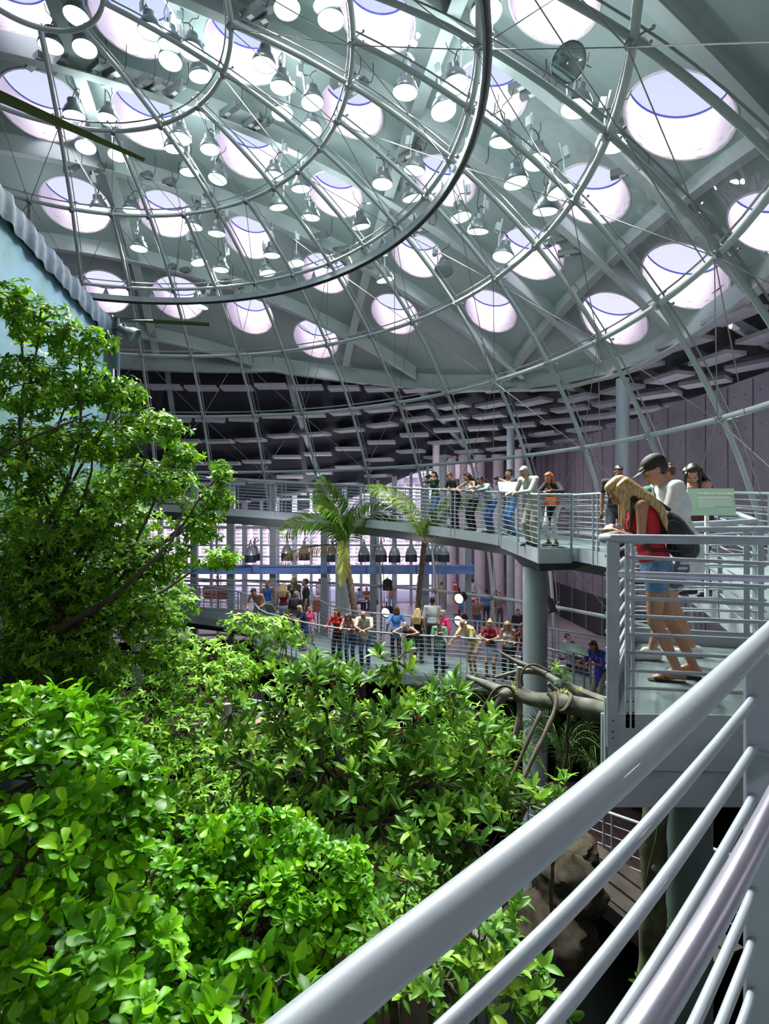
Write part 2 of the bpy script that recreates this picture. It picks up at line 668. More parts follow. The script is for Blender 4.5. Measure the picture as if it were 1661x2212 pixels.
# dark opening low in the concrete wall (the cafe)
op = MB(); op.box((WX-.16, 25.0, -4.35), (.05, 10.5, 1.7)); 
tag(struct(op.build('window_2', 'black', smooth=False)), 'dark cafe window low in the concrete wall')
op = MB()
for y in (20.5, 22.2, 23.9, 25.6, 27.3, 29.): op.box((WX-.2, y, -4.35), (.06, .07, 1.7))
struct(op.build('trim_2', 'housing_grey', smooth=False))
slab('wall_back', (4.8, 37), (13, 37), -9.5, 4.6, .3, 'mauve_wall', 'mauve wall at the far end of the hall')
slab('wall_back', (10.6, 33), (13, 37), -9.5, 4.6, .3, 'mauve_wall')
slab('wall_back', (4.8, 37), (4.6, 34), 3.2, 5.5, .3, 'mauve_wall')
# floor ring of the hall outside the dome
mb = MB()
n = 72
for i in range(n+1):
    az = -75+240*i/n
    for r in (13.55, 42):
        p = pol(az, r, ZF); mb.v.append(tuple(p))
for i in range(n):
    a = i*2; mb.f.append((a, a+1, a+3, a+2))
k = len(mb.v); mb.v += [(x, y, z-.3) for x, y, z in mb.v]; mb.f += [tuple(i+k for i in q)[::-1] for q in mb.f]
struct(mb.build('floor', 'hall_floor', smooth=False), 'polished mauve-grey hall floor around the dome')
# curb wall down from the hall floor into the planted pit, soil and water
mb = MB()
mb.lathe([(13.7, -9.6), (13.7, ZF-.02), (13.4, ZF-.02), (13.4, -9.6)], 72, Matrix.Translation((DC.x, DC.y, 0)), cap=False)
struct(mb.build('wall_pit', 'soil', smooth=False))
mb = MB(); mb.lathe([(13.7, -9.6), (13.7, -9.3)], 72, Matrix.Translation((DC.x, DC.y, 0)))
struct(mb.build('floor', 'water', smooth=False), 'black pool of water under the walkways')

# ---- glass facade of the hall and the bright plaza beyond
FY = 33.0
t = struct(thing('window_1', None, None, (-6, FY, ZF)), 'tall bright glass facade behind the dome')
t['kind'] = 'structure'
mb = MB()
x = -18.5
i = 0
while x < 4.7:
    mb.box((x, FY, -.6), (.16 if i % 3 else .30, .22, 9.2))
    x += .98; i += 1
mb.build('mullion', 'steel_paint', t, smooth=False)
mb = MB()
for z in (-4.1, -2.4, -.7, 1.0, 2.7):
    mb.box((-7, FY, z), (23.5, .1, .09))
mb.build('transom', 'steel_paint', t, smooth=False)
mb = MB(); mb.box((-7, FY+.05, -.4), (23.4, .012, 9.4)); mb.build('glass', 'pane_glass', t, smooth=False)
# plaza
mat('plaza', (.86, .70, .76), .6, 0, .12, .4)
mat('louvre', (.96, .93, .98), .5)
mat('plaza_wall', (.86, .74, .84), .6, 0, .1, .5)
mb = MB(); mb.box((-8, 48.2, ZF-.10), (60, 29, .3)); struct(mb.build('ground', 'plaza', smooth=False), 'bright paved plaza beyond the glass facade')
mb = MB(); mb.box((-8, 52, 1), (60, .3, 12)); wb = struct(mb.build('wall_plaza', 'plaza_wall', smooth=False), 'pale building across the plaza')
mb = MB()
for i in range(70): mb.box((-34+i*.78, 51.2, 1.0), (.22, .5, 12))
mb.build('fin', 'louvre', wb, smooth=False)
mb = MB()
for z in np.arange(-4.5, 7, .34): mb.box((-8, 50.8, z), (60, .12, .07))
mb.build('louvre_line', 'louvre', wb, smooth=False)
mb = MB()
for z in (.9, 3.6): mb.box((-8, 50.5, z), (60, .9, .32))
mb.build('balcony', 'panel_white', wb, smooth=False)
# white classical columns in the hall
def column(x, y, z0, z1, r, m, name='column', lab=None, classical=False, cat='column', grp=None):
    mb = MB()
    M = Matrix.Translation((x, y, 0))
    if classical:
        mb.lathe([(r*1.35, z0), (r*1.35, z0+.12), (r*1.25, z0+.2), (r*1.1, z0+.32), (r, z0+.4), (r*.97, (z0+z1)/2), (r*.88, z1-.4), (r*1.05, z1-.3), (r*1.25, z1-.12), (r*1.25, z1)], 24, M)
    else:
        mb.lathe([(r, z0), (r, z1)], 28, M)
    o = mb.build(name, m)
    tag(o, lab, cat, grp)
    return o
for i, (px, w, by) in enumerate(((975, 20, 1266), (1001, 20, 1277), (1036, 24, 1292), (1077, 26, 1306), (1121, 26, 1322))):
    d = 5.2*F0/(by-CY)
    d = min(d, 33)
    p = P(px, by, d)
    column(p.x, p.y, ZF, 3.6, w*d/F0/2*.95, 'white_column', 'classical_column',
           'white classical column in the hall, %s of the row of five from the left' % ORD[i], True, grp='white classical columns at the back of the hall')
# round steel columns
def cpx(px, w, d, z0, z1, m, lab, name='steel_column'):
    p = P(px, CY, d)
    return column(p.x, p.y, z0, z1, w*d/F0/2, m, name, lab)
cpx(1103, 17, 27, ZF, 4.2, 'steel_paint', 'grey-green round steel column in the hall beside the white columns')
cpx(1345, 27, 16.3, ZF, 4.0, 'steel_paint', 'tall pale blue round column in front of the concrete wall')
cpx(942, 15, 30, ZF, 3.8, 'white_column', 'slim lit round column at the end of the glass facade')
cpx(957, 16, 31.5, ZF, 3.8, 'steel_paint', 'slim grey round column behind the lit one at the facade end')
# blue gallery beam with the row of stage lamps
GY = 22.0
bt = thing('gallery_beam', 'long blue steel beam crossing in front of the glass facade', 'beam', (-5, GY, -2.1))
mb = MB()
xa, xb = (395-CX)/F0*GY, (1022-CX)/F0*GY
z1, z0 = (CY-1222)/F0*GY, (CY-1238)/F0*GY
mb.box(((xa+xb)/2, GY, z1), (xb-xa, .3, .05)); mb.box(((xa+xb)/2, GY, z0), (xb-xa, .3, .05)); mb.box(((xa+xb)/2, GY, (z0+z1)/2), (xb-xa, .06, z1-z0))
mb.build('girder', 'blue_beam', bt, smooth=False)
mb = MB()
for px in (555, 700, 800, 890): mb.box(((px-CX)/F0*GY, GY-.1, (z0+z1)/2), (.25, .2, z1-z0-.04))
mb.build('stiffener', 'blue_beam', bt, smooth=False)
for px in (420, 500, 590, 700, 806, 918, 1010):
    m2 = MB(); x = (px-CX)/F0*(GY+.3)
    m2.box((x, GY+.3, (ZF+1.2)/2), (.26, .26, 1.2-ZF))
    tag(m2.build('steel_post', 'steel_paint', smooth=False), 'square grey steel post carrying the blue beam, %s from the left' % ORD[(420, 500, 590, 700, 806, 918, 1010).index(px)], 'post', 'square posts carrying the blue beam')
# ================================================================== GLASS DOME
dome = thing('glass_dome', 'huge transparent glass dome on a grey tubular steel grid around the rainforest', 'glass dome', (DC.x, DC.y, ZF))
ELS = [84.7, 74.8, 64.6, 54.4, 44.0, 33.9, 24.1, 14.2, 4.6, -5.0]
glass = MB()
EG = [89.9]+[84.7-i*2.3 for i in range(40)]
EG = [e for e in EG if e > -5.5]
NAZ = 144
for e in EG:
    for i in range(NAZ):
        glass.v.append(tuple(sph(i*360/NAZ, e, DR+.16)))
for j in range(len(EG)-1):
    for i in range(NAZ):
        i2 = (i+1) % NAZ
        glass.f.append((j*NAZ+i, j*NAZ+i2, (j+1)*NAZ+i2, (j+1)*NAZ+i))
glass.build('glass_shell', 'dome_glass', dome)
def rrad(e):
    return .052 if e > 50 else .055
for e in ELS:
    mb = MB()
    n = 108
    if e < 80 or True:
        mb.tube([sph(i*360/n, e) for i in range(n)], rrad(e), 10, closed=True)
    mb.build('ring', 'dome_tube', dome)
    if 30 < e < 80:
        mb = MB()
        mb.tube([sph(i*360/n, e+.55, DR+.09) for i in range(n)], .018, 6, closed=True)
        mb.build('glazing_rod', 'chrome_fitting', dome)
for az in range(0, 360, 10):
    a = az if az <= 180 else az-360
    top = 84.7 if az % 40 == 20 else (74.8 if az % 20 == 0 else 64.6)
    mb = MB()
    es = np.arange(top, -8, -2.0)
    mb.tube([sph(a, e) for e in es], .05, 10)
    mb.build('rib', 'dome_tube', dome)
    if -50 < a < 130:
        mb = MB()
        mb.tube([sph(a+.35/max(math.cos(math.radians(e)), .3), e, DR+.10) for e in es], .016, 6)
        mb.build('glazing_rod', 'chrome_fitting', dome)
# cast nodes and spider fittings where rings and ribs cross
nd, sp_, nc = MB(), MB(), 0
for e in ELS[1:9]:
    for a in range(-40, 121, 10):
        if e > 70 and a % 20: continue
        if e > 70 and a == 0: pass
        p = sph(a, e); nrm = (p-DC).normalized()
        q = nrm.to_track_quat('Z', 'Y').to_matrix()
        M4 = Matrix.Translation(p) @ q.to_4x4()
        if True:
            if -20 <= a <= 110 and e < 80 and nc < 98:
                nc += 1
                MB().lathe([(.05, -.11), (.075, -.09), (.075, -.05), (.06, .06)], 10, M4).build('node', 'chrome_fitting', dome)
            else:
                nd.lathe([(.05, -.11), (.075, -.09), (.075, -.05), (.06, .06)], 10, M4)
        up = (sph(a, e+.5)-p).normalized(); sd = up.cross(nrm)
        for sx_ in (-1, 1):
            for sy in (-1, 1):
                b = p+nrm*.12+sd*(.11*sx_)+up*(.13*sy)
                sp_.tube([p+nrm*.03, p+nrm*.10+sd*.05*sx_+up*.06*sy, b], .012, 5)
                sp_.ell(b+nrm*.02, .028, None, 8, 5)
nd.build('node', 'chrome_fitting', dome)['kind'] = 'stuff'
sp_.build('spider_fitting', 'chrome_fitting', dome)['kind'] = 'stuff'
# bracing cables: a diamond net from ring to ring
for i in range(1, 9):
    e0, e1 = ELS[i], ELS[i+1] if i+1 < len(ELS) else None
    if e1 is None or e1 < 0: break
    off = 0 if i % 2 == 1 else 10
    for k in range(-40, 121, 20):
        a = k+off
        for s in (-1, 1):
            mb = MB()
            mb.tube([sph(a, e0, DR-.1), sph(a+10*s, e1, DR-.1)], .009, 5)
            mb.build('bracing_cable', 'cable_steel', dome)
# long tie cables cutting the chord two rings down
for (a0, e0), (a1, e1) in (((100, 54.4), (80, 33.9)), ((120, 54.4), (100, 33.9)), ((80, 54.4), (60, 33.9)), ((60, 54.4), (40, 33.9)), ((100, 54.4), (118, 44.0)), ((80, 33.9), (70, 14.2)), ((100, 33.9), (92, 14.2)), ((60, 33.9), (52, 14.2)), ((40, 54.4), (20, 33.9)), ((20, 64.6), (12, 33.9))):
    mb = MB()
    mb.tube([sph(a0, e0, DR-.1), sph(a1, e1, DR-.25)], .009, 5)
    mb.build('bracing_cable', 'cable_steel', dome)
# track ring hung inside the dome
tr = thing('track_ring', 'heavy dark curved track ring hung inside the glass dome', 'track ring', (DC.x, DC.y, 7.0))
mb = MB()
n = 120; RA = 8.08
pts = [DC*0+Vector((DC.x+RA*math.sin(2*PI*i/n), DC.y+RA*math.cos(2*PI*i/n), 6.98)) for i in range(n)]
V, F = [], []
for i, p in enumerate(pts):
    d = Vector((p.x-DC.x, p.y-DC.y, 0)).normalized()
    V += [p+d*.07+Vector((0, 0, .08)), p-d*.07+Vector((0, 0, .08)), p-d*.07-Vector((0, 0, .08)), p+d*.07-Vector((0, 0, .08))]
for i in range(n):
    j = (i+1) % n
    for k in range(4):
        k2 = (k+1) % 4
        F.append((i*4+k, j*4+k, j*4+k2, i*4+k2))
mb.add(V, F); mb.build('track', 'steel_paint', tr, smooth=False)
mb = MB()
mb.tube([p+Vector((0, 0, -.10)) for p in pts], .035, 6, closed=True)
mb.build('rubber_strip', 'rubber_black', tr)
for az in range(-35, 121, 10):
    p = pol(az, RA, 7.06); top = sph(az, 54.4, DR-.05)
    sd = Vector((math.cos(math.radians(az)), -math.sin(math.radians(az)), 0))
    mb = MB()
    a, b, c = p+sd*.11, p-sd*.11, p+Vector((0, 0, .24))
    dpt = Vector((-math.sin(math.radians(az)), -math.cos(math.radians(az)), 0))*.02
    mb.add([a+dpt, b+dpt, c+dpt, a-dpt, b-dpt, c-dpt], [(0, 1, 2), (5, 4, 3), (0, 3, 4, 1), (1, 4, 5, 2), (2, 5, 3, 0)])
    mb.tube([c, top], .01, 5)
    mb.build('hanger', 'dome_tube', tr, smooth=False)

# ================================================================== LAMPS above the glass
def lamp_proto():
    t = thing('dome_lamp', 'x', 'lamp', group='lamps hanging over the glass dome')
    R = .272
    mb = MB()
    mb.lathe([(.10, .40), (.13, .38), (.14, .26), (.20, .20), (R*.96, .07), (R, 0), (R*.97, -.015), (R*.93, .02), (.10, .24)], 22, cap=False)
    mb.lathe([(.0, .401), (.10, .40)], 22, cap=False)
    mb.build('housing', 'housing_grey', t, local=True)
    mb = MB(); mb.lathe([(.001, -.035), (R*.5, -.03), (R*.94, -.004), (R*.95, .012)], 22, cap=False)
    lens = mb.build('lens', 'lamp_glow', t, local=True)
    mb = MB()
    mb.tube([(.0, .0, .38), (.0, .05, .52), (.10, .02, .62), (.24, 0, .60)], .012, 6)
    mb.tube([(.02, .03, .38), (.08, .09, .56), (.02, .10, .66), (-.1, .02, .8), (-.12, 0, .95)], .009, 5)
    mb.build('power_cable', 'black', t, local=True)
    mb = MB()
    mb.bar((.16, -.03, .20), (.22, 0, .62), .04, .02); mb.bar((.22, 0, .60), (.22, 0, .95), .045, .03); mb.box((.30, 0, .7), (.10, .12, .2))
    mb.build('bracket', 'dome_tube', t, smooth=False, local=True)
    return t, lens
LAMPS = [(325,68),(368,98),(413,110),(433,165),(368,132),(183,105),(110,100),(165,35),(620,18),(715,43),(706,10),(570,140),(608,190),(675,222),(610,245),(672,280),
 (875,200),(958,240),(983,183),(1245,235),(1160,350),(1085,308),(895,368),(826,398),(780,490),(671,470),(650,408),(592,380),(454,323),(390,300),(376,322),(409,372),(470,387),
 (185,318),(255,335),(233,258),(160,250),(285,455),(300,537),(418,490),(468,505),(430,567),(477,583),(578,590),(640,570),(587,552),(602,448),(995,470),(1032,500),(1087,555),(1115,395),(1178,457),(1210,415),(892,428),(832,605),(433,662),(215,452),(1320,310),(1050,28)]
t0, lens0 = lamp_proto()
lk = list(t0.children)
def lampz(x, y, R=14.6):
    d = Vector(((x-CX)/F0, 1, (CY-y)/F0))
    a, b, c = d.dot(d), -2*d.dot(DC), DC.dot(DC)-R*R
    return d*((-b+math.sqrt(b*b-4*a*c))/2/a)
LP = sorted(LAMPS, key=lambda q: (q[1]//70, q[0]))
cnt = {}
for i, (x, y) in enumerate(LP):
    p = lampz(x, y)
    tlt = Vector((DC.x-p.x, DC.y-p.y, 0))*.012
    rot = (tlt.y*-1+rnd.uniform(-.12, .12), tlt.x+rnd.uniform(-.12, .12), rnd.uniform(0, 6.28))
    if i == 0:
        o = t0; o.location = p; o.rotation_euler = rot
    else:
        o = dup(t0, p, rot, ch=lk)
    b = y//70
    cnt[b] = cnt.get(b, 0)+1
    ban = ['top edge', 'first', 'second', 'third', 'fourth', 'fifth', 'sixth', 'seventh', 'eighth', 'ninth', 'tenth']
    o['label'] = 'glowing round lamp, %s from left in the %s lamp band from the top' % (nth(cnt[b]-1), nth(b))
# two dark lamps
for j, (x, y) in enumerate(((1228, 135), (958, 585))):
    o = dup(t0, lampz(x, y, 14.3 if j == 0 else 14.6), (.9 if j == 0 else .2, .5, .3), 'unlit round lamp with a wide open reflector beside the right dome rib' if j == 0 else 'unlit small round lamp hanging under the roof near the middle skylights', ch=lk)
    o.rotation_euler = Vector(((-.55, -.75, -.45), (-.1, -.3, -.9))[j]).to_track_quat('-Z', 'Y').to_euler()
    for c in o.children:
        if c.name.startswith('lens'):
            c.data = c.data.copy(); c.data.materials[0] = MATS['lamp_off']
# real light from the lamp field
def spot(p, to, watts, col, size=1.6, r=.3, blend=.6):
    d = bpy.data.lights.new('lamp_light', 'SPOT')
    d.energy = watts; d.color = col; d.spot_size = size; d.shadow_soft_size = r; d.spot_blend = blend
    o = bpy.data.objects.new('lamp_light', d); COL.objects.link(o)
    o.location = p
    o.rotation_euler = (Vector(to)-Vector(p)).to_track_quat('-Z', 'Y').to_euler()
    return o
for k, (x, y, tx, ty, tz) in enumerate(((433,165,-3.5,4,-4),(570,140,-2,5,-4),(608,190,-1,6,-5),(875,200,0,6,-5),(958,240,1,8,-5),(671,470,-1,9,-5),(454,323,-4,7,-2),(255,335,-5,6,-3),(780,490,0,12,-5),(995,470,2,13,-4),(1115,395,3,8,-5),(1245,235,2,5,-5),(325,68,-3,3,-4),(620,18,-1.5,3,-5),(715,43,-.5,4,-5),(477,583,-3,10,-5),(1050,28,1.5,4,-3),(300,537,-5,9,-2))):
    p = lampz(x, y)
    spot(p-Vector((0, 0, .06)), (tx, ty, tz), 3100, (1.0, 1.0, .93), 1.5)
# points added for the lamps' spill onto the roof, then added fill lights
def point(p, w, col, r=.12, name='lamp_spill'):
    d = bpy.data.lights.new(name, 'POINT'); d.energy = w; d.color = col; d.shadow_soft_size = r
    o = bpy.data.objects.new(name, d); COL.objects.link(o); o.location = p
for (x, y) in ((433,165),(433,165),(608,190),(983,183),(671,470),(390,300),(233,258),(780,490),(1115,395),(300,537),(1245,235),(875,200),(160,250),(325,68),(715,43),(1050,28),(958,240),(832,605),(1087,555),(477,583),(592,380),(1350,60),(60,480)):
    point(lampz(x, y)+Vector((.3, .1, .25)), 40, (.88, .97, 1.0))
for az, ro, w in ((10, 19, 110), (35, 20, 150), (60, 20.5, 130), (80, 14.6, 60), (-15, 19, 90), (100, 14.4, 50), (22, 17, 60), (8, 22, 200)):
    point(pol(az, ro, 1.2 if az > 30 else .2), w, (1.0, .90, .97), .15, 'fill_light')  # fill added to brighten the far hall and its roof, no fixtures
for p, w in (((-3.2, 19.6, -1.0), 60), ((1.2, 18.6, -2.0), 35), ((4.2, 15.2, -1.8), 40), ((7.2, 17.5, -1.5), 60), ((-1., 27, .2), 90), ((5.5, 24, .5), 90)):
    point(Vector(p), w, (1.0, .93, .98), .04, 'fill_light')  # more added fill, for the blue beam and lower walkway
for p, w in (((-3.5, -3.5, 2.6), 110), ((2.2, -3.4, 2.2), 150), ((-9, -1, 2.6), 120), ((7.5, 1.5, 1.5), 60)):
    point(Vector(p), w, (1.0, .96, .95), .25, 'fill_light')  # unseen fill added for the near rail, platform and foliage fronts
# ballast boxes clamped on the roof beams
bb = None
BX = []
for (x, y) in ((75,132),(125,137),(205,148),(242,158),(305,178),(335,185),(380,192),(495,238),(545,262),(560,268),(155,362),(210,368),(310,382),(360,395),(440,428),(690,510),(735,540),(885,330),(860,350),(770,190),(740,170),(545,25),(575,35),(1015,360),(905,500),(910,490),(365,578),(395,585),(480,610),(510,620),(1130,180),(1155,195),(1200,520),(1230,545),(1350,370)):
    d = on_shell(x, y, -.42)
    if bb is None:
        t = thing('ballast_box', 'x', 'ballast box', group='small ballast boxes clamped on the roof beams')
        m = MB(); m.box((0, 0, 0), (.62, .16, .17)); m.build('case', 'housing_grey', t, smooth=False, local=True)
        m = MB(); m.box((-.05, -.0, -.088), (.14, .10, .012)); m.build('plate', 'sign_white', t, smooth=False, local=True)
        m = MB(); m.tube([(.3, 0, 0), (.42, 0, -.1), (.5, .0, .05), (.5, 0, .5)], .01, 5); m.build('power_cable', 'black', t, local=True)
        bb = t; bk = list(t.children); o = t
        o.location = d
    else:
        o = dup(bb, d, ch=bk)
    o.rotation_euler = (0, rnd.uniform(-.1, .1), math.atan2(ud.y, ud.x)+rnd.uniform(-.08, .08))
    BX.append((x, y, o))
for yb in sorted({y//120 for x, y, o in BX}):
    row = sorted([q for q in BX if q[1]//120 == yb], key=lambda q: q[0])
    for i, (x, y, o) in enumerate(row):
        o['label'] = 'small grey ballast box on a roof beam, %s from left in the %s band down' % (nth(i), nth(yb))
# ================================================================== WALKWAYS
# unseen wall added behind the viewpoint to keep the sun out
mb = MB()
prev = None
for az in range(150, 291, 5):
    a = az if az <= 180 else az-360
    p = pol(a, 17.2)
    if prev is not None:
        mb.bar(prev+Vector((0, 0, -2)), p+Vector((0, 0, -2)), .2, 15)
    prev = p
struct(mb.build('wall_front', 'concrete', smooth=False), 'unseen curved concrete wall added behind the viewpoint to block the sun')
mb = MB()
a, b = pol(-70, 17.2), pol(-75, 40)
mb.bar(a+Vector((0, 0, -2)), b+Vector((0, 0, -2)), .2, 15)
struct(mb.build('wall_left', 'concrete', smooth=False))
a, b = pol(150, 17.2), Vector((WX, -4.8, 0))
mb = MB(); mb.bar(a+Vector((0, 0, -2)), b+Vector((0, 0, -2)), .2, 15)
struct(mb.build('wall_front', 'concrete', smooth=False))

H = 1.14
def resample(pts, step):
    pts = [Vector(p) for p in pts]
    L = [0]
    for a, b in zip(pts[:-1], pts[1:]): L.append(L[-1]+(b-a).length)
    n = max(1, round(L[-1]/step))
    out = []
    for i in range(n+1):
        s = L[-1]*i/n
        k = max(j for j in range(len(L)) if L[j] <= s+1e-9)
        k = min(k, len(pts)-2)
        t = (s-L[k])/max(L[k+1]-L[k], 1e-9)
        out.append(pts[k].lerp(pts[k+1], t))
    return out
def smooth_path(pts, it=3):
    pts = [Vector(p) for p in pts]
    for _ in range(it):
        q = [pts[0]]
        for a, b in zip(pts[:-1], pts[1:]):
            q += [a.lerp(b, .25), a.lerp(b, .75)]
        pts = q+[pts[-1]]
    return pts
def railing(label, deck_pts, step=1.2, nb=9, h=H, posts='both', drop=.2, mr='steel_paint', rt=.028, rb=.0095, grp=None, handrail=None, ends=True, name='railing', base=.10, pw=.05):
    deck_pts = [Vector(p) for p in deck_pts]
    t = thing(name, label, 'railing', deck_pts[0], group=grp)
    mb = MB(); mb.tube([p+Vector((0, 0, h)) for p in deck_pts], rt, 12)
    mb.build('top_rail', mr, t)
    for i in range(nb):
        z = base+(h-base-.02)*(i+.0)/nb+.02
        mb = MB(); mb.tube([p+Vector((0, 0, z)) for p in deck_pts], rb, 6)
        mb.build('bar', mr, t)
    pp = resample(deck_pts, step)
    for i, p in enumerate(pp):
        a, b = pp[max(i-1, 0)], pp[min(i+1, len(pp)-1)]
        d = (b-a); d.z = 0; d.normalize()
        mb = MB()
        off = d*.085 if (posts == 'both' and 0 < i < len(pp)-1) else None
        for o in ((off, -off) if off is not None else (Vector((0, 0, 0)),)):
            mb.box(p+o+Vector((0, 0, (h-drop)/2)), (.014, pw, h+drop-.02), math.atan2(d.y, d.x))
        mb.build('post', mr, t, smooth=False)
    if handrail:
        sgn, hh = handrail
        q = []
        for i, p in enumerate(deck_pts):
            a, b = deck_pts[max(i-1, 0)], deck_pts[min(i+1, len(deck_pts)-1)]
            d = (b-a); d.z = 0; d.normalize()
            q.append(p+Vector((-d.y, d.x, 0))*sgn+Vector((0, 0, hh)))
        mb = MB(); mb.tube(q, .022, 10); mb.build('handrail', 'stainless', t)
    return t
def walkway(name, label, inner, outer, thick=.06, fascia=.27, mdeck='deck_paint', soffit=True, cat='walkway'):
    n = len(inner)
    t = thing(name, label, cat, inner[0])
    mb = MB()
    for a, b in zip(inner, outer):
        a, b = Vector(a), Vector(b)
        mb.v += [tuple(a), tuple(b), tuple(a-Vector((0, 0, thick))), tuple(b-Vector((0, 0, thick)))]
    for i in range(n-1):
        k = i*4
        mb.f += [(k, k+4, k+5, k+1), (k+2, k+3, k+7, k+6)]
    mb.build('deck', mdeck, t)
    for side, line in (('in', inner), ('out', outer)):
        mb = MB()
        for a, b in zip(line[:-1], line[1:]):
            a, b = Vector(a), Vector(b)
            mb.bar(a+Vector((0, 0, .03-fascia/2)), b+Vector((0, 0, .03-fascia/2)), .012, fascia)
        mb.build('fascia', 'steel_paint', t, smooth=False)
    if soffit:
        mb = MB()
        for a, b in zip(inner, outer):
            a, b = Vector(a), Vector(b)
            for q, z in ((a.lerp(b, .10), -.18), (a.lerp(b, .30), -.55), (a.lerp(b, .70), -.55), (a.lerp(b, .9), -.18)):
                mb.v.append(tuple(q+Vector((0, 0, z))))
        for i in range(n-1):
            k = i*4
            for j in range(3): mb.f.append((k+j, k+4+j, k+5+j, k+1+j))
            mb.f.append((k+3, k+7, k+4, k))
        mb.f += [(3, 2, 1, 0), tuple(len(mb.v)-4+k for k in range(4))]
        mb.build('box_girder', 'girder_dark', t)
    return t
ZT = [(-60, .9), (-20, .55), (0, .34), (25, .02), (46, -.27), (65, -.52), (75, -.68), (90, -.72), (100, -.85), (110, -1.1), (118, -1.28), (126, -1.32), (149, -1.70), (175, -2.1)]
def zup(a): return interp(a, ZT)
def rin(a): return interp(a, [(0, 10.6), (90, 10.6), (125, 11.05), (180, 11.14)])
def rout(a): return interp(a, [(0, 12.2), (50, 12.3), (90, 12.7), (180, 13.0)])
azs = list(np.arange(-50, 126.1, 3))
inn = [pol(a, rin(a), zup(a)) for a in azs]
out = [pol(a, rout(a), zup(a)) for a in azs]
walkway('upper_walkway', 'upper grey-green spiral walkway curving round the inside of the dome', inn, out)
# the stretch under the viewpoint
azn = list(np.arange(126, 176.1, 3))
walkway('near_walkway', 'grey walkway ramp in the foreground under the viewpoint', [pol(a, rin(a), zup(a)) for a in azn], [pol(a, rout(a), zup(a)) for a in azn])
def seg(a0, a1, rf, st=2.):
    n = max(2, int((a1-a0)/st)+1)
    return [pol(a, rf(a), zup(a)) for a in np.linspace(a0, a1, n)]
railing('inner railing of the upper walkway from the tree to the sign', seg(-50, 25, rin), 1.85, drop=.24)
railing('inner railing of the upper walkway behind the palms, between sign and leaning group', seg(25, 65, rin), 1.85, drop=.24)
railing('outer railing of the upper walkway, far side', seg(-50, 60, rout), 1.9, drop=.1)
railing('outer railing of the upper walkway beside the concrete wall', seg(60, 120, rout), 1.9, drop=.1, handrail=(.09, .86))
# viewing bay on the upper walkway (older man and woman with the orange bag)
E_, F_, G_, H_ = Vector((3.57, 14.05, -.53)), Vector((3.68, 11.45, -.70)), Vector((4.38, 11.55, -.70)), pol(80, 10.6, -.70)
bay = thing('viewing_bay', 'grey-green pointed viewing bay jutting from the upper walkway over the thick column', 'viewing bay', F_)
def plate(poly, z0, z1, name, m, par):
    mb = MB()
    n = len(poly)
    mb.v = [(p[0], p[1], (p[2] if len(p) > 2 else 0)+z1) for p in poly]+[(p[0], p[1], (p[2] if len(p) > 2 else 0)+z0) for p in poly]
    mb.f = [tuple(range(n)), tuple(range(n, 2*n))[::-1]]+[(i, n+i, n+(i+1) % n, (i+1) % n) for i in range(n)]
    return mb.build(name, m, par, smooth=False)
back = [pol(a, 10.7, zup(a)) for a in (80, 76, 72, 68, 65)]
plate([E_, F_, G_, H_]+[Vector(b) for b in back], -.05, .004, 'deck', 'deck_paint', bay)
for a, b in ((E_, F_), (F_, G_), (G_, H_)):
    mb = MB(); mb.bar(a+Vector((0, 0, -.12)), b+Vector((0, 0, -.12)), .014, .3); mb.build('fascia', 'steel_paint', bay, smooth=False)
c = Vector((4.0, 12.4, 0))
mb = MB()
poly = [E_.lerp(c, .12), F_.lerp(c, .12), G_.lerp(c, .12), H_.lerp(c, .12), Vector((5.6, 12.2, 0)), Vector((4.6, 14.6, 0))]
lo = [Vector((c.x, c.y, 0)).lerp(Vector((p.x, p.y, 0)), .45) for p in poly]
n = len(poly)
mb.v = [(p.x, p.y, -.82) for p in poly]+[(p.x, p.y, -1.18) for p in lo]
mb.f = [tuple(range(n)), tuple(range(n, 2*n))[::-1]]+[(i, n+i, n+(i+1) % n, (i+1) % n) for i in range(n)]
mb.build('bracket_box', 'girder_dark', bay, smooth=False)
railing('slanting left railing of the viewing bay where the older man leans', [E_, F_], 1.3, posts='single', drop=.26)
railing('short front railing of the viewing bay by the woman with the orange bag', [F_, G_], .7, posts='single', drop=.26)
railing('inner railing of the upper walkway between viewing bay and near platform', [G_, H_]+seg(82, 108, rin)[1:], 1.3, drop=.26, handrail=(.09, .86))
# near platform with the blonde woman
A_, B_, C_, D_ = Vector((1.60, 3.60, -1.28)), Vector((2.79, 5.72, -1.28)), Vector((3.86, 5.30, -1.26)), Vector((3.12, 3.60, -1.30))
pf = thing('near_platform', 'grey-green steel platform with upturned edge where the blonde woman stands', 'platform', A_)
wk = [pol(a, 11.0, zup(a)) for a in (117, 120, 123, 126)]
plate([A_, D_, C_, B_], -.05, 0, 'deck', 'deck_paint', pf)
plate([C_, D_]+[pol(a, 11.3, zup(a)) for a in (126, 121, 116)], -.06, -.01, 'deck', 'deck_paint', pf)
for a, b in ((A_, B_), (B_, C_), (A_, D_)):
    mb = MB()
    if a is A_ and b is D_:
        mb.bar(a+Vector((0, 0, -.17)), b+Vector((0, 0, -.17)), .014, .36)
    else:
        mb.bar(a+Vector((0, 0, -.05)), b+Vector((0, 0, -.05)), .014, .36)
    mb.build('fascia', 'steel_paint', pf, smooth=False)
mb = MB()
mb.box((2.36, 3.72, -1.62), (1.5, .02, .62)); mb.box((3.0, 4.3, -1.5), (.8, 1.0, .4))
mb.build('box_girder', 'steel_paint', pf, smooth=False)
mb = MB(); mb.box((1.625, 3.62, -1.42), (.075, .02, .50)); mb.build('end_plate', 'steel_paint', pf, smooth=False)
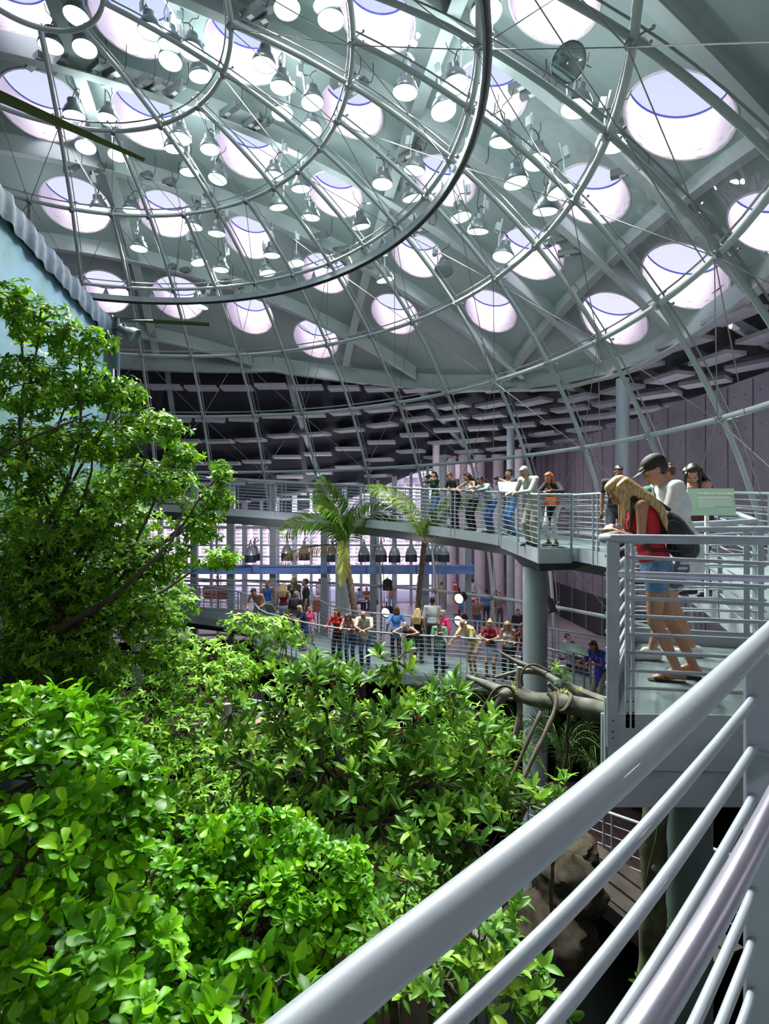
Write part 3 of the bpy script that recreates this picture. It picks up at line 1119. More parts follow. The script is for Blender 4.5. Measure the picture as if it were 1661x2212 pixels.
def flat_post(par, x, y, z0, z1, w=.075, th=.014, rz=0, mname='steel_paint_near', holes=True):
    mb = MB(); mb.box((x, y, (z0+z1)/2), (w, th, z1-z0), rz); o = mb.build('post', mname, par, smooth=False)
    if holes:
        m2 = MB()
        for z in (z0+.06, z0+.10, z0+.17): m2.lathe([(.006, -.001), (.006, .001)], 8, Matrix.Translation((x, y-th/2-.001, z)) @ Matrix.Rotation(PI/2, 4, 'X'))
        m2.build('bolt_hole', 'black', o, smooth=False)
    return o
fr = thing('railing', 'front railing of the near platform, crossing before the blonde woman\'s legs', 'railing', A_)
mb = MB()
c1 = Vector((1.585, 3.60, -.145))
mb.tube([B_+Vector((.0, 0, 1.15)), B_.lerp(A_, .35)+Vector((0, 0, 1.14)), A_+Vector((.02, .12, 1.135)), A_+Vector((.0, .05, 1.135)), A_+Vector((.02, .0, 1.135)), A_+Vector((.1, -.005, 1.135)), Vector((3.3, 3.6, -.165))], .030, 14)
mb.build('top_rail', 'steel_paint_near', fr)
for z in (-.262, -.41, -.526, -.64, -.757, -.872, -.99, -1.10):
    mb = MB(); mb.tube([Vector((1.72, 3.60, z-.0)), Vector((3.3, 3.60, z-.075))], .0125, 8); mb.build('bar', 'steel_paint_near', fr)
    mb = MB(); mb.tube([Vector((1.62, 3.66, z)), Vector((2.79, 5.72, z-.02))], .0125, 8); mb.build('bar', 'steel_paint_near', fr)
mb = MB(); mb.tube([(1.70, 3.72, -.385), (3.3, 3.72, -.435)], .024, 12)
mb.tube([(1.70, 3.72, -.385), (1.66, 3.74, -.385), (2.72, 5.62, -.385)], .018, 10)
mb.build('handrail', 'stainless', fr)
flat_post(fr, 1.625, 3.59, -1.48, -.16, .072)
flat_post(fr, 1.725, 3.60, -1.36, -.16, .026); flat_post(fr, 1.76, 3.60, -1.36, -.16, .02)
for k in (.33, .66, 1.0):
    q = A_.lerp(B_, k); flat_post(fr, q.x, q.y, -1.42, -.15, .05, .014, 1.05, holes=k > .9)
bk_ = thing('railing', 'back railing of the near platform below the pale green sign', 'railing', B_)
mb = MB(); mb.tube([B_+Vector((0, 0, 1.14)), C_+Vector((0, 0, 1.14)), C_+Vector((.06, -.04, 1.13)), C_+Vector((.10, -.12, 1.12)), C_+Vector((.05, -.6, 1.12))], .03, 12); mb.build('top_rail', 'steel_paint_near', bk_)
for i in range(9):
    z = .14+.108*i
    mb = MB(); mb.tube([B_+Vector((0, 0, z)), C_+Vector((0, 0, z))], .0115, 6); mb.build('bar', 'steel_paint_near', bk_)
for k in (.0, .30, .86, .96): 
    q = B_.lerp(C_, k); flat_post(bk_, q.x, q.y, -1.42, -.15, .05, .014, -.37, holes=False)
flat_post(bk_, 3.98, 5.1, -1.42, -.15, .075, .014)
# ramp behind the platform (walkway bends up to the bay): its near inner railing
railing('sloping railing of the ramp rising behind the near platform', [B_+Vector((.12, .35, .02))]+[pol(a, rin(a)+.0, zup(a)) for a in (114, 111, 108)][0:3], 1.1, posts='single', drop=.2)

# ---- the near rail at the viewpoint
def nr(px, py, z):
    d = -z*F0/(py-CY)
    return P(px, py, d)
NP = [Vector((-.62, .15, -.66)), nr(668, 2212, -.56), nr(1000, 1952, -.505), nr(1268, 1735, -.46), nr(1480, 1545, -.42), nr(1656, 1377, -.38), Vector((1.95, 2.42, -.335)), Vector((2.6, 3.12, -.29)), Vector((3.2, 3.6, -.25))]
NP = smooth_path(NP, 2)
nrail = thing('railing', 'big pale grey foreground railing sweeping diagonally across the lower right', 'railing', NP[0]+Vector((0, 0, -1.14)))
mb = MB(); mb.tube(NP, .0295, 32); mb.build('top_rail', 'steel_paint_near', nrail)
for i, dz in enumerate((.143, .286, .429, .70, .845, .99)):
    mb = MB()
    mb.tube([p+Vector((0, 0, -dz)) for p in NP if p.y < 1.70], .0125, 16)
    mb.tube([p+Vector((0, 0, -dz)) for p in NP if p.y > 1.60], .0125, 12)
    mb.build('bar', 'steel_paint_near', nrail)
pq = nr(1629, 1400, -.385)
ang = math.atan2(NP[-8].y-NP[-14].y, NP[-8].x-NP[-14].x)
mb = MB()
mb.box(pq+Vector((.006, 0, -.66)), (.068, .012, 1.28)); mb.box(pq+Vector((.046, .05, -.66)), (.014, .06, 1.28))
o = mb.build('post', 'steel_paint_near', nrail, smooth=False)
m2 = MB()
for z in (-.46, -.50): m2.lathe([(.012 if z < -.48 else .006, -.001), (.012, .002)], 16, Matrix.Translation(pq+Vector((.01, -.007, z))) @ Matrix.Rotation(PI/2, 4, 'X'))
m2.build('bolt', 'chrome_fitting', o)
mb = MB(); mb.tube([p+Vector((.665, -.747, 0))*.10+Vector((0, 0, -.28)) for p in NP], .024, 24); mb.build('handrail', 'stainless', nrail)
mb = MB(); mb.bar(pq+Vector((.0, 0, -.30)), pq+Vector((.08, -.08, -.30)), .02, .012); mb.build('bracket', 'steel_paint_near', nrail, smooth=False)
mb = MB(); mb.tube([NP[-11], NP[-11]+(NP[-10]-NP[-11])*.06], .0302, 32); mb.build('joint_ring', 'housing_grey', nrail)

mat('bell_metal', (.42, .46, .48), .3, .35)
mat('bell_skirt', (.02, .03, .06), .5)
mat('red_rock', (.30, .16, .12), .85, 0, .3, 4, .6, 10)
mat('grey_bark', (.20, .19, .17), .85, 0, .3, 6, .6, 25)
mat('fungus', (.28, .30, .25), .85, 0, .3, 12, .5, 20)
# ---- big columns
column(3.98, 12.65, -9.5, -1.15, .27, 'steel_paint', 'steel_column', 'thick pale grey-green round column carrying the viewing bay')
mb = MB()
q = P(1484, CY, 4.75)
column(q.x, q.y, -9.5, -1.7, .19, 'deck_paint', 'steel_column', 'light green round column under the near platform')
q = P(740, CY, 19.4)
column(q.x, q.y, -9.5, -.6, .25, 'steel_paint', 'steel_column', 'pale round column behind the left palm with leaf shadows')
q = P(297, CY, 19.4)
column(q.x, q.y, -9.5, -.2, .21, 'steel_paint', 'steel_column', 'round column under the far left of the upper walkway behind the tree')

# ---- lower walkway
def zr(px, py, z, h=H):
    return nr(px, py, z+h)-Vector((0, 0, h)) if False else (lambda d: Vector(((px-CX)/F0*d, d, z)))(-(z+h)*F0/(py-CY))
lin_ = [zr(1420, 1462, -4.44), zr(1299, 1430, -4.44), zr(1182, 1400, -4.44), zr(1125, 1389, -4.44), zr(1008, 1378, -4.44), zr(873, 1371, -4.44), zr(785, 1363, -4.42), zr(704, 1354, -4.38), zr(650, 1343, -4.3), zr(614, 1334, -4.22)]
L2 = Vector((-3.3, 17.6, -4.05)); 
lin_ += [Vector((-3.0, 17.3, -4.12)), Vector((-3.35, 17.9, -3.95)), Vector((-3.5, 18.6, -3.85)), Vector((-4.2, 19.4, -3.72)), Vector((-6.0, 20.2, -3.6)), Vector((-9.0, 20.2, -3.4))]
lout_ = [Vector((8.0, 13.0, -4.44)), zr(1299, 1375, -4.3), zr(1181, 1356, -4.3), zr(1128, 1350, -4.3), zr(1039, 1343, -4.3), zr(976, 1338, -4.3), zr(897, 1332, -4.3), zr(761, 1321, -4.3), zr(720, 1311, -4.2), zr(695, 1300, -4.05), zr(677, 1287, -3.95), Vector((-2.0, 21.3, -3.85)), Vector((-3.4, 21.7, -3.75)), Vector((-5.0, 21.9, -3.65)), Vector((-9.5, 21.9, -3.4))]
li = resample(smooth_path(lin_, 2), .45)
lo_ = smooth_path(lout_, 2)
lo_ = resample(lo_, sum((b-a).length for a, b in zip(lo_[:-1], lo_[1:]))/(len(li)-1))
m = min(len(li), len(lo_)); li, lo_ = li[:m], lo_[:m]
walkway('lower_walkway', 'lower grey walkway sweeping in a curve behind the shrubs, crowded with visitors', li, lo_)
railing('curved inner railing of the lower walkway where the front row of visitors leans', li, 1.75, drop=.26, nb=9)
railing('outer railing of the lower walkway behind the visitors', lo_, 1.9, drop=.1, nb=8)
# planked deck and ground deep in the pit
mat('plank', (.035, .014, .014), .6, 0, .3, 3)
mat('plank_grey', (.05, .038, .032), .65, 0, .3, 3)
mb = MB()
for i in range(44):
    x = -3.2-.155*i
    mb.box((x, 16.4+.0*i, -5.95), (.147, 5.2, .05))
tag(mb.build('plank_deck', 'plank', smooth=False), 'dark reddish plank deck low behind the shrubs at left, below the lower walkway', 'deck')
mb = MB()
for i in range(40): mb.box((4.3+.155*i, 12.2, -6.9), (.147, 4.6, .05))
tag(mb.build('plank_deck', 'plank', smooth=False), 'dark red plank deck low at right behind the thick column', 'deck')
mb = MB()
for i in range(3): mb.bar((3.6+i*.30, 9.9+i*.15, -6.0), (4.6+i*.30, 7.4+i*.15, -6.0), .28, .05)
mb.bar((3.4, 9.8, -6.1), (4.4, 7.3, -6.1), .1, .25)
tag(mb.build('plank_walk', 'plank_grey', smooth=False), 'narrow grey-brown plank path beside the dark water below the railings', 'path')
railing('low dark railing along the planks deep below the near platform', [Vector((3.5, 11.6, -6.7)), Vector((5.6, 8.3, -6.2)), Vector((6.4, 7.0, -6.0))], 1.8, nb=5, drop=.1)
railing('low railing on the plank deck at left under the lower walkway', [Vector((-7.5, 14.6, -5.92)), Vector((-3.3, 14.8, -5.92)), Vector((-2.0, 14.2, -5.92))], 1.6, nb=6, drop=.05)

# ---- painted backdrop wall at left with its post, cloth edge and lamp
MT, MX = 4.2, -5.38
def mcol():
    m = bpy.data.materials.new('painted_backdrop'); m.use_nodes = True
    n, l = m.node_tree.nodes, m.node_tree.links
    b = n['Principled BSDF']; b.inputs['Roughness'].default_value = .85
    t = n.new('ShaderNodeTexCoord')
    sep = n.new('ShaderNodeSeparateXYZ'); l.new(t.outputs['Object'], sep.inputs[0])
    rp = n.new('ShaderNodeValToRGB')
    mr = n.new('ShaderNodeMapRange'); mr.inputs[1].default_value = -4; mr.inputs[2].default_value = 5
    l.new(sep.outputs['Z'], mr.inputs[0]); l.new(mr.outputs[0], rp.inputs[0])
    e = rp.color_ramp.elements; e[0].color = (.03, .06, .06, 1); e[1].color = (.10, .22, .38, 1)
    x = e.new(.5); x.color = (.10, .19, .22, 1); x = e.new(.78); x.color = (.13, .25, .36, 1)
    no = n.new('ShaderNodeTexNoise'); no.inputs['Scale'].default_value = .9; no.inputs['Detail'].default_value = 8
    mp = n.new('ShaderNodeMapping'); mp.inputs['Scale'].default_value = (1, 1, .6); l.new(t.outputs['Object'], mp.inputs[0]); l.new(mp.outputs[0], no.inputs['Vector'])
    r2 = n.new('ShaderNodeValToRGB'); r2.color_ramp.elements[0].position = .50; r2.color_ramp.elements[1].position = .62
    l.new(no.outputs['Fac'], r2.inputs[0])
    n2 = n.new('ShaderNodeTexNoise'); n2.inputs['Scale'].default_value = 7; n2.inputs['Detail'].default_value = 6
    l.new(t.outputs['Object'], n2.inputs['Vector'])
    r3 = n.new('ShaderNodeValToRGB'); r3.color_ramp.elements[0].color = (.03, .09, .04, 1); r3.color_ramp.elements[1].color = (.11, .22, .16, 1)
    l.new(n2.outputs['Fac'], r3.inputs[0])
    hm = n.new('ShaderNodeMapRange'); hm.inputs[1].default_value = 4.15; hm.inputs[2].default_value = 3.4; l.new(sep.outputs['Z'], hm.inputs[0])
    mu = n.new('ShaderNodeMath'); mu.operation = 'MULTIPLY'; l.new(r2.outputs[0], mu.inputs[0]); l.new(hm.outputs[0], mu.inputs[1])
    m2 = n.new('ShaderNodeMath'); m2.operation = 'MULTIPLY'; m2.inputs[1].default_value = .75; l.new(mu.outputs[0], m2.inputs[0])
    mx = n.new('ShaderNodeMixRGB'); l.new(m2.outputs[0], mx.inputs[0]); l.new(rp.outputs[0], mx.inputs[1]); l.new(r3.outputs[0], mx.inputs[2])
    l.new(mx.outputs[0], b.inputs['Base Color'])
    MATS['backdrop'] = m
mcol()
ML = [Vector((-4.45, 6.2)), Vector((-4.62, 7.1)), Vector((-4.86, 8.4)), Vector((-5.08, 9.8)), Vector((-5.26, 11.0)), Vector((-5.38, 12.0))]
bw = thing('painted_backdrop', 'tall painted backdrop wall of pale blue sky and misty green trees at left', 'backdrop wall', (ML[-1].x, ML[-1].y, -9.3))
mb = MB()
for p in ML: mb.v += [(p.x, p.y, -9.3), (p.x, p.y, MT)]
for p in ML: mb.v += [(p.x-.12, p.y, -9.3), (p.x-.12, p.y, MT)]
n = len(ML)
for i in range(n-1):
    mb.f += [(i*2, i*2+1, i*2+3, i*2+2), (2*n+i*2, 2*n+i*2+2, 2*n+i*2+3, 2*n+i*2+1), (i*2+1, 2*n+i*2+1, 2*n+i*2+3, i*2+3)]
mb.build('canvas', 'backdrop', bw)
mat('cloth_blue', (.03, .06, .11), .85, 0, .25, 12, .5, 30)
mb = MB()
NN = 90
cl = resample([Vector((p.x, p.y, 0)) for p in ML], 7.0/NN)
for i, p in enumerate(cl):
    s = .02+.018*math.sin(i*1.3)+.012*math.sin(i*.53)
    dz = .02*math.sin(i*.9)
    for q, z in ((s+.05, -.36+dz), (s+.07, -.15), (s+.05, .03+dz), (-.14, .05)):
        mb.v.append((p.x+q, p.y, MT+z))
for i in range(len(cl)-1):
    for k in range(3): mb.f.append((i*4+k, i*4+k+1, i*4+5+k, i*4+4+k))
mb.build('cloth_edge', 'cloth_blue', bw)
mat('post_canvas', (.40, .40, .38), .7, 0, .08, 3, .3, 10)
pst = MB(); pst.box((-5.36, 12.06, -2.55), (.15, .08, 13.4)); 
pst.build('edge_post', 'post_canvas', bw, smooth=False)
mb = MB(); mb.tube([(-5.28, 12.0, 3.4), (-5.24, 11.98, 3.9), (-5.2, 11.96, 4.15), (-5.3, 12, 4.3)], .02, 6); mb.box((-5.2, 11.96, 3.7), (.1, .06, 1.1)); mb.build('clamp_bracket', 'housing_grey', bw, smooth=False)
lamp = thing('floodlight', 'grey floodlight clamped to the top of the painted backdrop post', 'lamp', (-4.85, 11.9, 3.9))
M = Matrix.Translation((-4.95, 11.9, 3.92)) @ Matrix.Rotation(math.radians(122), 4, 'Y')
mb = MB(); mb.lathe([(.05, -.2), (.09, -.17), (.10, 0), (.17, .12), (.185, .22), (.18, .23), (.15, .14), (.03, .05)], 18, M, cap=False); mb.lathe([(.001, -.2), (.05, -.2)], 18, M, cap=False); mb.build('housing', 'housing_grey', lamp)
mb = MB(); mb.lathe([(.001, .17), (.16, .17)], 18, M, cap=False); mb.build('lens', 'lamp_off', lamp)
mb = MB(); mb.bar((-5.25, 11.9, 3.98), (-4.95, 11.85, 4.05), .05, .04); mb.build('arm', 'housing_grey', lamp, smooth=False)
tb = MB(); tb.tube([(-5.12, 11.9, 4.2), (-5.12, 11.9, 1.2)], .035, 8)
tag(tb.build('conduit_pipe', 'steel_paint'), 'thin vertical grey pipe beside the backdrop post', 'pipe')
# two long olive blades
def blade(label, a, b, w0, w1, th=.03):
    a, b = Vector(a), Vector(b)
    t = thing('fan_blade', label, 'fan blade', a)
    d = (b-a).normalized(); sd = d.cross(Vector((0, .55, .8))).normalized(); up = sd.cross(d)
    mb = MB()
    n = 10
    for i in range(n+1):
        p = a.lerp(b, i/n); w = w0+(w1-w0)*i/n
        for s, u in ((-1, 0), (-.4, 1), (.4, 1), (1, 0), (.4, -.6), (-.4, -.6)):
            mb.v.append(tuple(p+sd*s*w/2+up*u*th/2))
    for i in range(n):
        for k in range(6):
            k2 = (k+1) % 6; mb.f.append((i*6+k, i*6+k2, i*6+6+k2, i*6+6+k))
    mb.f += [tuple(range(6))[::-1], tuple(n*6+k for k in range(6))]
    mb.build('blade', 'olive_blade', t)
    return t
blade('long olive fan blade crossing the upper left of the dome', P(-120, 155, 6.2), P(312, 346, 7.6), .17, .055)
fb = blade('long flat olive fan blade reaching right from the backdrop post', (-5.2, 11.9, 4.19), P(452, 701, 12.4), .10, .10)
mb = MB(); mb.tube([(-5.25, 11.95, 4.19), (-4.4, 11.95, 4.18)], .015, 6); mb.build('arm', 'housing_grey', fb)
# ================================================================== PEOPLE
def V3(*a): return Vector(a)
def ik(a, b, l1, l2, pole):
    a, b, pole = Vector(a), Vector(b), Vector(pole)
    d = b-a; L = d.length
    mx = (l1+l2)*.995
    if L > mx:
        b = a+d*(mx/L); d = b-a; L = mx
    dn = d.normalized()
    x = (l1*l1-l2*l2+L*L)/(2*L)
    h = math.sqrt(max(l1*l1-x*x, 0))
    pp = pole-dn*pole.dot(dn)
    if pp.length < 1e-4: pp = dn.orthogonal()
    pp.normalize()
    return a+dn*x+pp*h, b
def remesh(mb, name, m, par, vox, smooth=2, fac=.5):
    o = mb.build(name, m, None, local=True)
    r = o.modifiers.new('r', 'REMESH'); r.mode = 'VOXEL'; r.voxel_size = vox; r.use_smooth_shade = True
    if smooth:
        s = o.modifiers.new('s', 'SMOOTH'); s.factor = fac; s.iterations = smooth
    PEND.append((o, par))
    o.parent = par
    return o
PEND = []
def flush():
    dg = bpy.context.evaluated_depsgraph_get()
    dg.update()
    new = []
    for o, par in PEND:
        new.append(bpy.data.meshes.new_from_object(o.evaluated_get(dg)))
    for (o, par), me in zip(PEND, new):
        m = o.data.materials[0] if o.data.materials else None
        o.modifiers.clear()
        old = o.data
        me.name = o.name
        o.data = me
        if not me.materials and m: me.materials.append(m)
        bpy.data.meshes.remove(old)
    PEND.clear()

_cm = {}
def cmat(c, rough=.8, pat=None):
    k = (tuple(round(x, 3) for x in c), rough, pat)
    if k not in _cm:
        nm = 'cloth_%d' % len(_cm)
        if pat:
            m = bpy.data.materials.new(nm); m.use_nodes = True
            n, l = m.node_tree.nodes, m.node_tree.links
            b = n['Principled BSDF']; b.inputs['Roughness'].default_value = rough
            t = n.new('ShaderNodeTexCoord')
            kind, c2 = pat
            if kind == 'plaid':
                w1 = n.new('ShaderNodeTexWave'); w2 = n.new('ShaderNodeTexWave')
                w1.inputs['Scale'].default_value = 7; w2.inputs['Scale'].default_value = 7; w2.bands_direction = 'Z'
                l.new(t.outputs['Object'], w1.inputs[0]); l.new(t.outputs['Object'], w2.inputs[0])
                mm = n.new('ShaderNodeMath'); mm.operation = 'MULTIPLY'
                l.new(w1.outputs['Fac'], mm.inputs[0]); l.new(w2.outputs['Fac'], mm.inputs[1]); src = mm.outputs[0]
                p0, p1 = .15, .45
            else:
                w1 = n.new('ShaderNodeTexNoise'); w1.inputs['Scale'].default_value = 28; w1.inputs['Detail'].default_value = 2
                l.new(t.outputs['Object'], w1.inputs['Vector']); src = w1.outputs['Fac']; p0, p1 = .47, .54
            r = n.new('ShaderNodeValToRGB'); r.color_ramp.elements[0].color = (*c, 1); r.color_ramp.elements[1].color = (*c2, 1)
            r.color_ramp.elements[0].position = p0; r.color_ramp.elements[1].position = p1
            l.new(src, r.inputs[0]); l.new(r.outputs[0], b.inputs['Base Color'])
            MATS[nm] = m
        else:
            mat(nm, c, rough, 0, .12, 9, .25, 35)
        _cm[k] = nm
    return _cm[k]
mat('skin', (.52, .29, .20), .5, 0, .05, 10)
mat('skin_tan', (.42, .21, .125), .45, 0, .06, 10)
mat('skin_dark', (.28, .15, .09), .5, 0, .05, 10)
mat('hair_dark', (.022, .015, .012), .4, 0, .4, 40, .5, 90)
mat('hair_brown', (.10, .05, .028), .45, 0, .4, 40, .5, 90)
mat('hair_red', (.35, .09, .03), .45, 0, .3, 40, .5, 90)
mat('hair_grey', (.30, .29, .29), .5, 0, .3, 40, .5, 90)
mat('hair_white', (.75, .70, .66), .5, 0, .1, 40, .4, 90)
def hairmat(name, c1, c2):
    m = bpy.data.materials.new(name); m.use_nodes = True
    n, l = m.node_tree.nodes, m.node_tree.links
    b = n['Principled BSDF']; b.inputs['Roughness'].default_value = .38
    t = n.new('ShaderNodeTexCoord'); mp = n.new('ShaderNodeMapping'); mp.inputs['Scale'].default_value = (60, 60, 5)
    no = n.new('ShaderNodeTexNoise'); no.inputs['Scale'].default_value = 1.6; no.inputs['Detail'].default_value = 4
    r = n.new('ShaderNodeValToRGB'); r.color_ramp.elements[0].color = (*c1, 1); r.color_ramp.elements[1].color = (*c2, 1)
    r.color_ramp.elements[0].position = .38; r.color_ramp.elements[1].position = .62
    bp = n.new('ShaderNodeBump'); bp.inputs['Strength'].default_value = .5
    l.new(t.outputs['Object'], mp.inputs[0]); l.new(mp.outputs[0], no.inputs['Vector']); l.new(no.outputs['Fac'], r.inputs[0]); l.new(r.outputs[0], b.inputs['Base Color'])
    l.new(no.outputs['Fac'], bp.inputs['Height']); l.new(bp.outputs[0], b.inputs['Normal'])
    MATS[name] = m
hairmat('hair_blond', (.33, .19, .07), (.72, .52, .26))
mat('eye_dark', (.02, .02, .02), .2)
mat('cap_black', (.012, .012, .014), .7)
mat('lip', (.42, .14, .12), .5)

def person(label, loc, face, h=1.7, lean=0., skin='skin', hair=('hair_brown', 'short'), top=None, sleeve='short', bottom=None, blen='long',
           hands=None, head=(0, 0), feet=None, shoes=(.05, .05, .05), vox=.011, fem=False, cap=None, extra=None, twist=0., sit=False, group=None, hipback=None, torso_under=False, hem=0.):
    """face: heading, degrees clockwise from away-from-viewer. Local frame: +Y ahead, +X the person's right."""
    k = h/1.75
    t = thing('person', label, 'person', loc, -math.radians(face), group)
    body = MB()
    la = math.radians(lean)
    hb = hipback if hipback is not None else .30*math.sin(la)*.35
    hz = .93*k if not sit else .47*k
    pel = V3(0, -hb, hz)
    R = Matrix.Rotation(-la, 3, 'X')
    up = R @ V3(0, 0, 1); fw = R @ V3(0, 1, 0)
    up2 = Matrix.Rotation(-la*1.25, 3, 'X') @ V3(0, 0, 1)
    T = Matrix.Rotation(-math.radians(twist), 3, 'Z')
    rt = T @ V3(1, 0, 0)
    sw = (.168 if fem else .195)*k
    waist = pel+up*.14*k
    chest = waist+up*.20*k
    upc = up2
    shc = chest+upc*.17*k
    neck = shc+upc*.055*k+fw*.01
    shs = [shc+rt*(sw*s)-upc*.01*k for s in (-1, 1)]
    hp, hyaw = math.radians(lean*.9+head[0]), math.radians(head[1])
    HM = Matrix.Rotation(-hyaw, 3, 'Z') @ Matrix.Rotation(-hp, 3, 'X')
    hup, hfw, hrt = HM @ V3(0, 0, 1), HM @ V3(0, 1, 0), HM @ V3(1, 0, 0)
    hd = neck+hup*.125*k+hfw*.025*k
    wr = .82 if fem else 1
    # torso
    def hips(m, g=0):
        m.ell(pel-up*.02*k, (.165*k+g, .115*k+g, .13*k+g))
    def trunk(m, g=0, low=True):
        if low: hips(m, g)
        m.ell(waist, (.135*k*wr+g, .10*k+g, .15*k+g), R)
        m.ell(chest+up*.02*k, (.155*k*(.93 if fem else 1.02)+g, .112*k+g, .19*k+g), T @ R)
        if g and sleeve == 'none':
            for s in (0, 1): m.cap(shc.lerp(shs[s], .42)+upc*.03*k, chest+(shs[s]-shc)*.45+upc*.02*k, .034*k, .06*k)
            m.ell(shc-upc*.12*k, (.13*k*wr+g, .09*k+g, .08*k+g), T @ R)
        else:
            m.cap(shs[0], shs[1], .055*k+g, .055*k+g)
            m.ell(shc-upc*.06*k, (.165*k*wr+g, .095*k+g, .10*k+g), T @ R)
        if fem:
            for s in (-1, 1): m.ell(chest+rt*(.07*s*k)+fw*.075*k+up*.02*k, .062*k+g)
    trunk(body)
    body.cap(neck-upc*.06*k, hd-hup*.06*k, .056*k*wr+.004, .050*k*wr+.003)
    # head
    def H(x, y, z): return hd+hrt*(x*k)+hfw*(y*k)+hup*(z*k)
    HR = HM
    body.ell(H(0, -.012, .03), (.074*k, .092*k, .088*k), HR)
    body.ell(H(0, .018, -.035), (.060*k, .070*k, .078*k), HR)
    body.cap(H(-.028, .045, -.085), H(.028, .045, -.085), .026*k, .026*k)       # jaw
    body.ell(H(0, .062, -.092), (.022*k, .02*k, .02*k), HR)                      # chin
    body.cap(H(0, .083, .008), H(0, .102, -.030), .009*k, .014*k, 8)              # nose
    body.cap(H(-.035, .076, .022), H(.035, .076, .022), .013*k, .013*k, 8)        # brow
    for s in (-1, 1):
        body.ell(H(.048*s, .050, -.03), (.022*k, .024*k, .03*k), HR)             # cheek
        body.ell(H(.076*s, -.008, -.008), (.008*k, .018*k, .030*k), HR, 8, 6)     # ear
    body.cap(H(-.018, .086, -.060), H(.018, .086, -.060), .008*k, .008*k, 8)
    # legs
    ll = hz-.08*k if not sit else .44*k
    feet = feet or ((-.10, .02, 0), (.10, .0, 0))
    hips_ = [pel+V3(.088*k*s, 0, -.03*k) for s in (-1, 1)]
    legs = []
    for i, s in enumerate((-1, 1)):
        f = feet[i]
        fx, fy = f[0], f[1]
        ang = f[3] if len(f) > 3 else s*8
        heel = f[4] if len(f) > 4 else 0
        ank = V3(fx, fy, f[2]+.085*k+heel)
        kn, ank = ik(hips_[i], ank, .43*k, .425*k, V3(.08*s, 1, 0))
        legs.append((hips_[i], kn, ank))
        fd = Matrix.Rotation(-math.radians(ang), 3, 'Z') @ V3(0, 1, 0)
        toe = ank+fd*.165*k-V3(0, 0, .055*k+heel)
        legs[-1] = (hips_[i], kn, ank, toe, fd)
        body.cap(hips_[i], kn, .082*k*(1.04 if fem else 1), .053*k)
        body.cap(hips_[i].lerp(kn, .15), hips_[i].lerp(kn, .5), .082*k, .072*k)
        body.cap(kn, kn.lerp(ank, .35)-V3(0, .012*k, 0), .049*k, .052*k)
        body.cap(kn.lerp(ank, .3)-V3(0, .012*k, 0), ank, .052*k, .033*k)
        hl = ank-fd*.035*k-V3(0, 0, .048*k)
        body.cap(hl, ank, .030*k, .034*k)
        body.cap(hl+V3(0, 0, .004), toe-fd*.03*k, .030*k, .030*k)
        body.cap(ank, toe-fd*.04*k, .033*k, .026*k)
        if vox < .01:
            sdv = fd.cross(V3(0, 0, 1))
            for q in range(5):
                o_ = sdv*((q-2)*.0165*k)
                body.cap(toe-fd*.035*k+o_, toe+fd*(.022-.006*abs(q-1.5))*k+o_-V3(0, 0, .008), .011*k, .0085*k, 8)
        else:
            body.cap(toe-fd*.04*k-fd.cross(V3(0, 0, 1))*.02*k, toe+fd*.01*k+fd.cross(V3(0, 0, 1))*.015*k, .022*k, .017*k)
    # arms
    hands = hands or ((-.25, .06, .78*k), (.25, .06, .78*k))
    arms = []
    for i, s in enumerate((-1, 1)):
        hp_ = hands[i]
        pole = V3(*hp_[3]) if len(hp_) > 3 and hp_[3] is not None else V3(.5*s, -.6, -.7)
        el, wrp = ik(shs[i], V3(hp_[0], hp_[1], hp_[2]), .29*k, .25*k, pole)
        arms.append((shs[i], el, wrp))
        g = .9 if fem else 1.05
        body.cap(shs[i], el, .046*k*g, .036*k*g)
        body.cap(shs[i], shs[i].lerp(el, .4), .052*k*g, .046*k*g)
        body.cap(el, el.lerp(wrp, .35), .036*k*g, .036*k*g)
        body.cap(el.lerp(wrp, .3), wrp, .036*k*g, .023*k*g)
        # hand
        dr = (wrp-el).normalized()
        hdir = V3(*hp_[4]) if len(hp_) > 4 and hp_[4] is not None else dr
        hdir = (hdir*.6+dr*.4).normalized()
        side = hdir.cross(V3(0, 0, 1))
        if side.length < .2: side = V3(s, 0, 0)
        side = side.normalized()*s
        if len(hp_) > 4: pass
        nrm = side.cross(hdir)*s
        nrm = -nrm if nrm.z > 0 else nrm      # palm side faces down
        pc = wrp+hdir*.045*k
        body.cap(wrp, pc, .022*k, .026*k)
        for q in range(4):
            o_ = side*((q-1.5)*-.0185*k)
            b0 = wrp+hdir*.055*k+o_*.8
            b1 = wrp+hdir*.09*k+o_
            L = (.040, .046, .044, .034)[q]*k
            m1 = b1+(hdir*.8+nrm*.6).normalized()*L
            e1 = m1+(hdir*.2+nrm*.9).normalized()*L*.75
            rr = max(.0085*k, vox*.85)
            body.cap(b0, b1, .012*k, rr*1.1, 8); body.cap(b1, m1, rr*1.05, rr, 8); body.cap(m1, e1, rr, rr*.85, 8)
        th0 = wrp+hdir*.02*k-side*-.0*k
        ins = -side
        th1 = wrp+hdir*.045*k+ins*.035*k*1.0+nrm*.008
        th2 = th1+(hdir*.7+ins*.35+nrm*.4).normalized()*.035*k
        body.cap(th0, th1, .014*k, .011*k, 8); body.cap(th1, th2, max(.010*k, vox*.85), max(.008*k, vox*.8), 8)
    sk = skin
    remesh(body, 'body', sk, t, vox, 3)
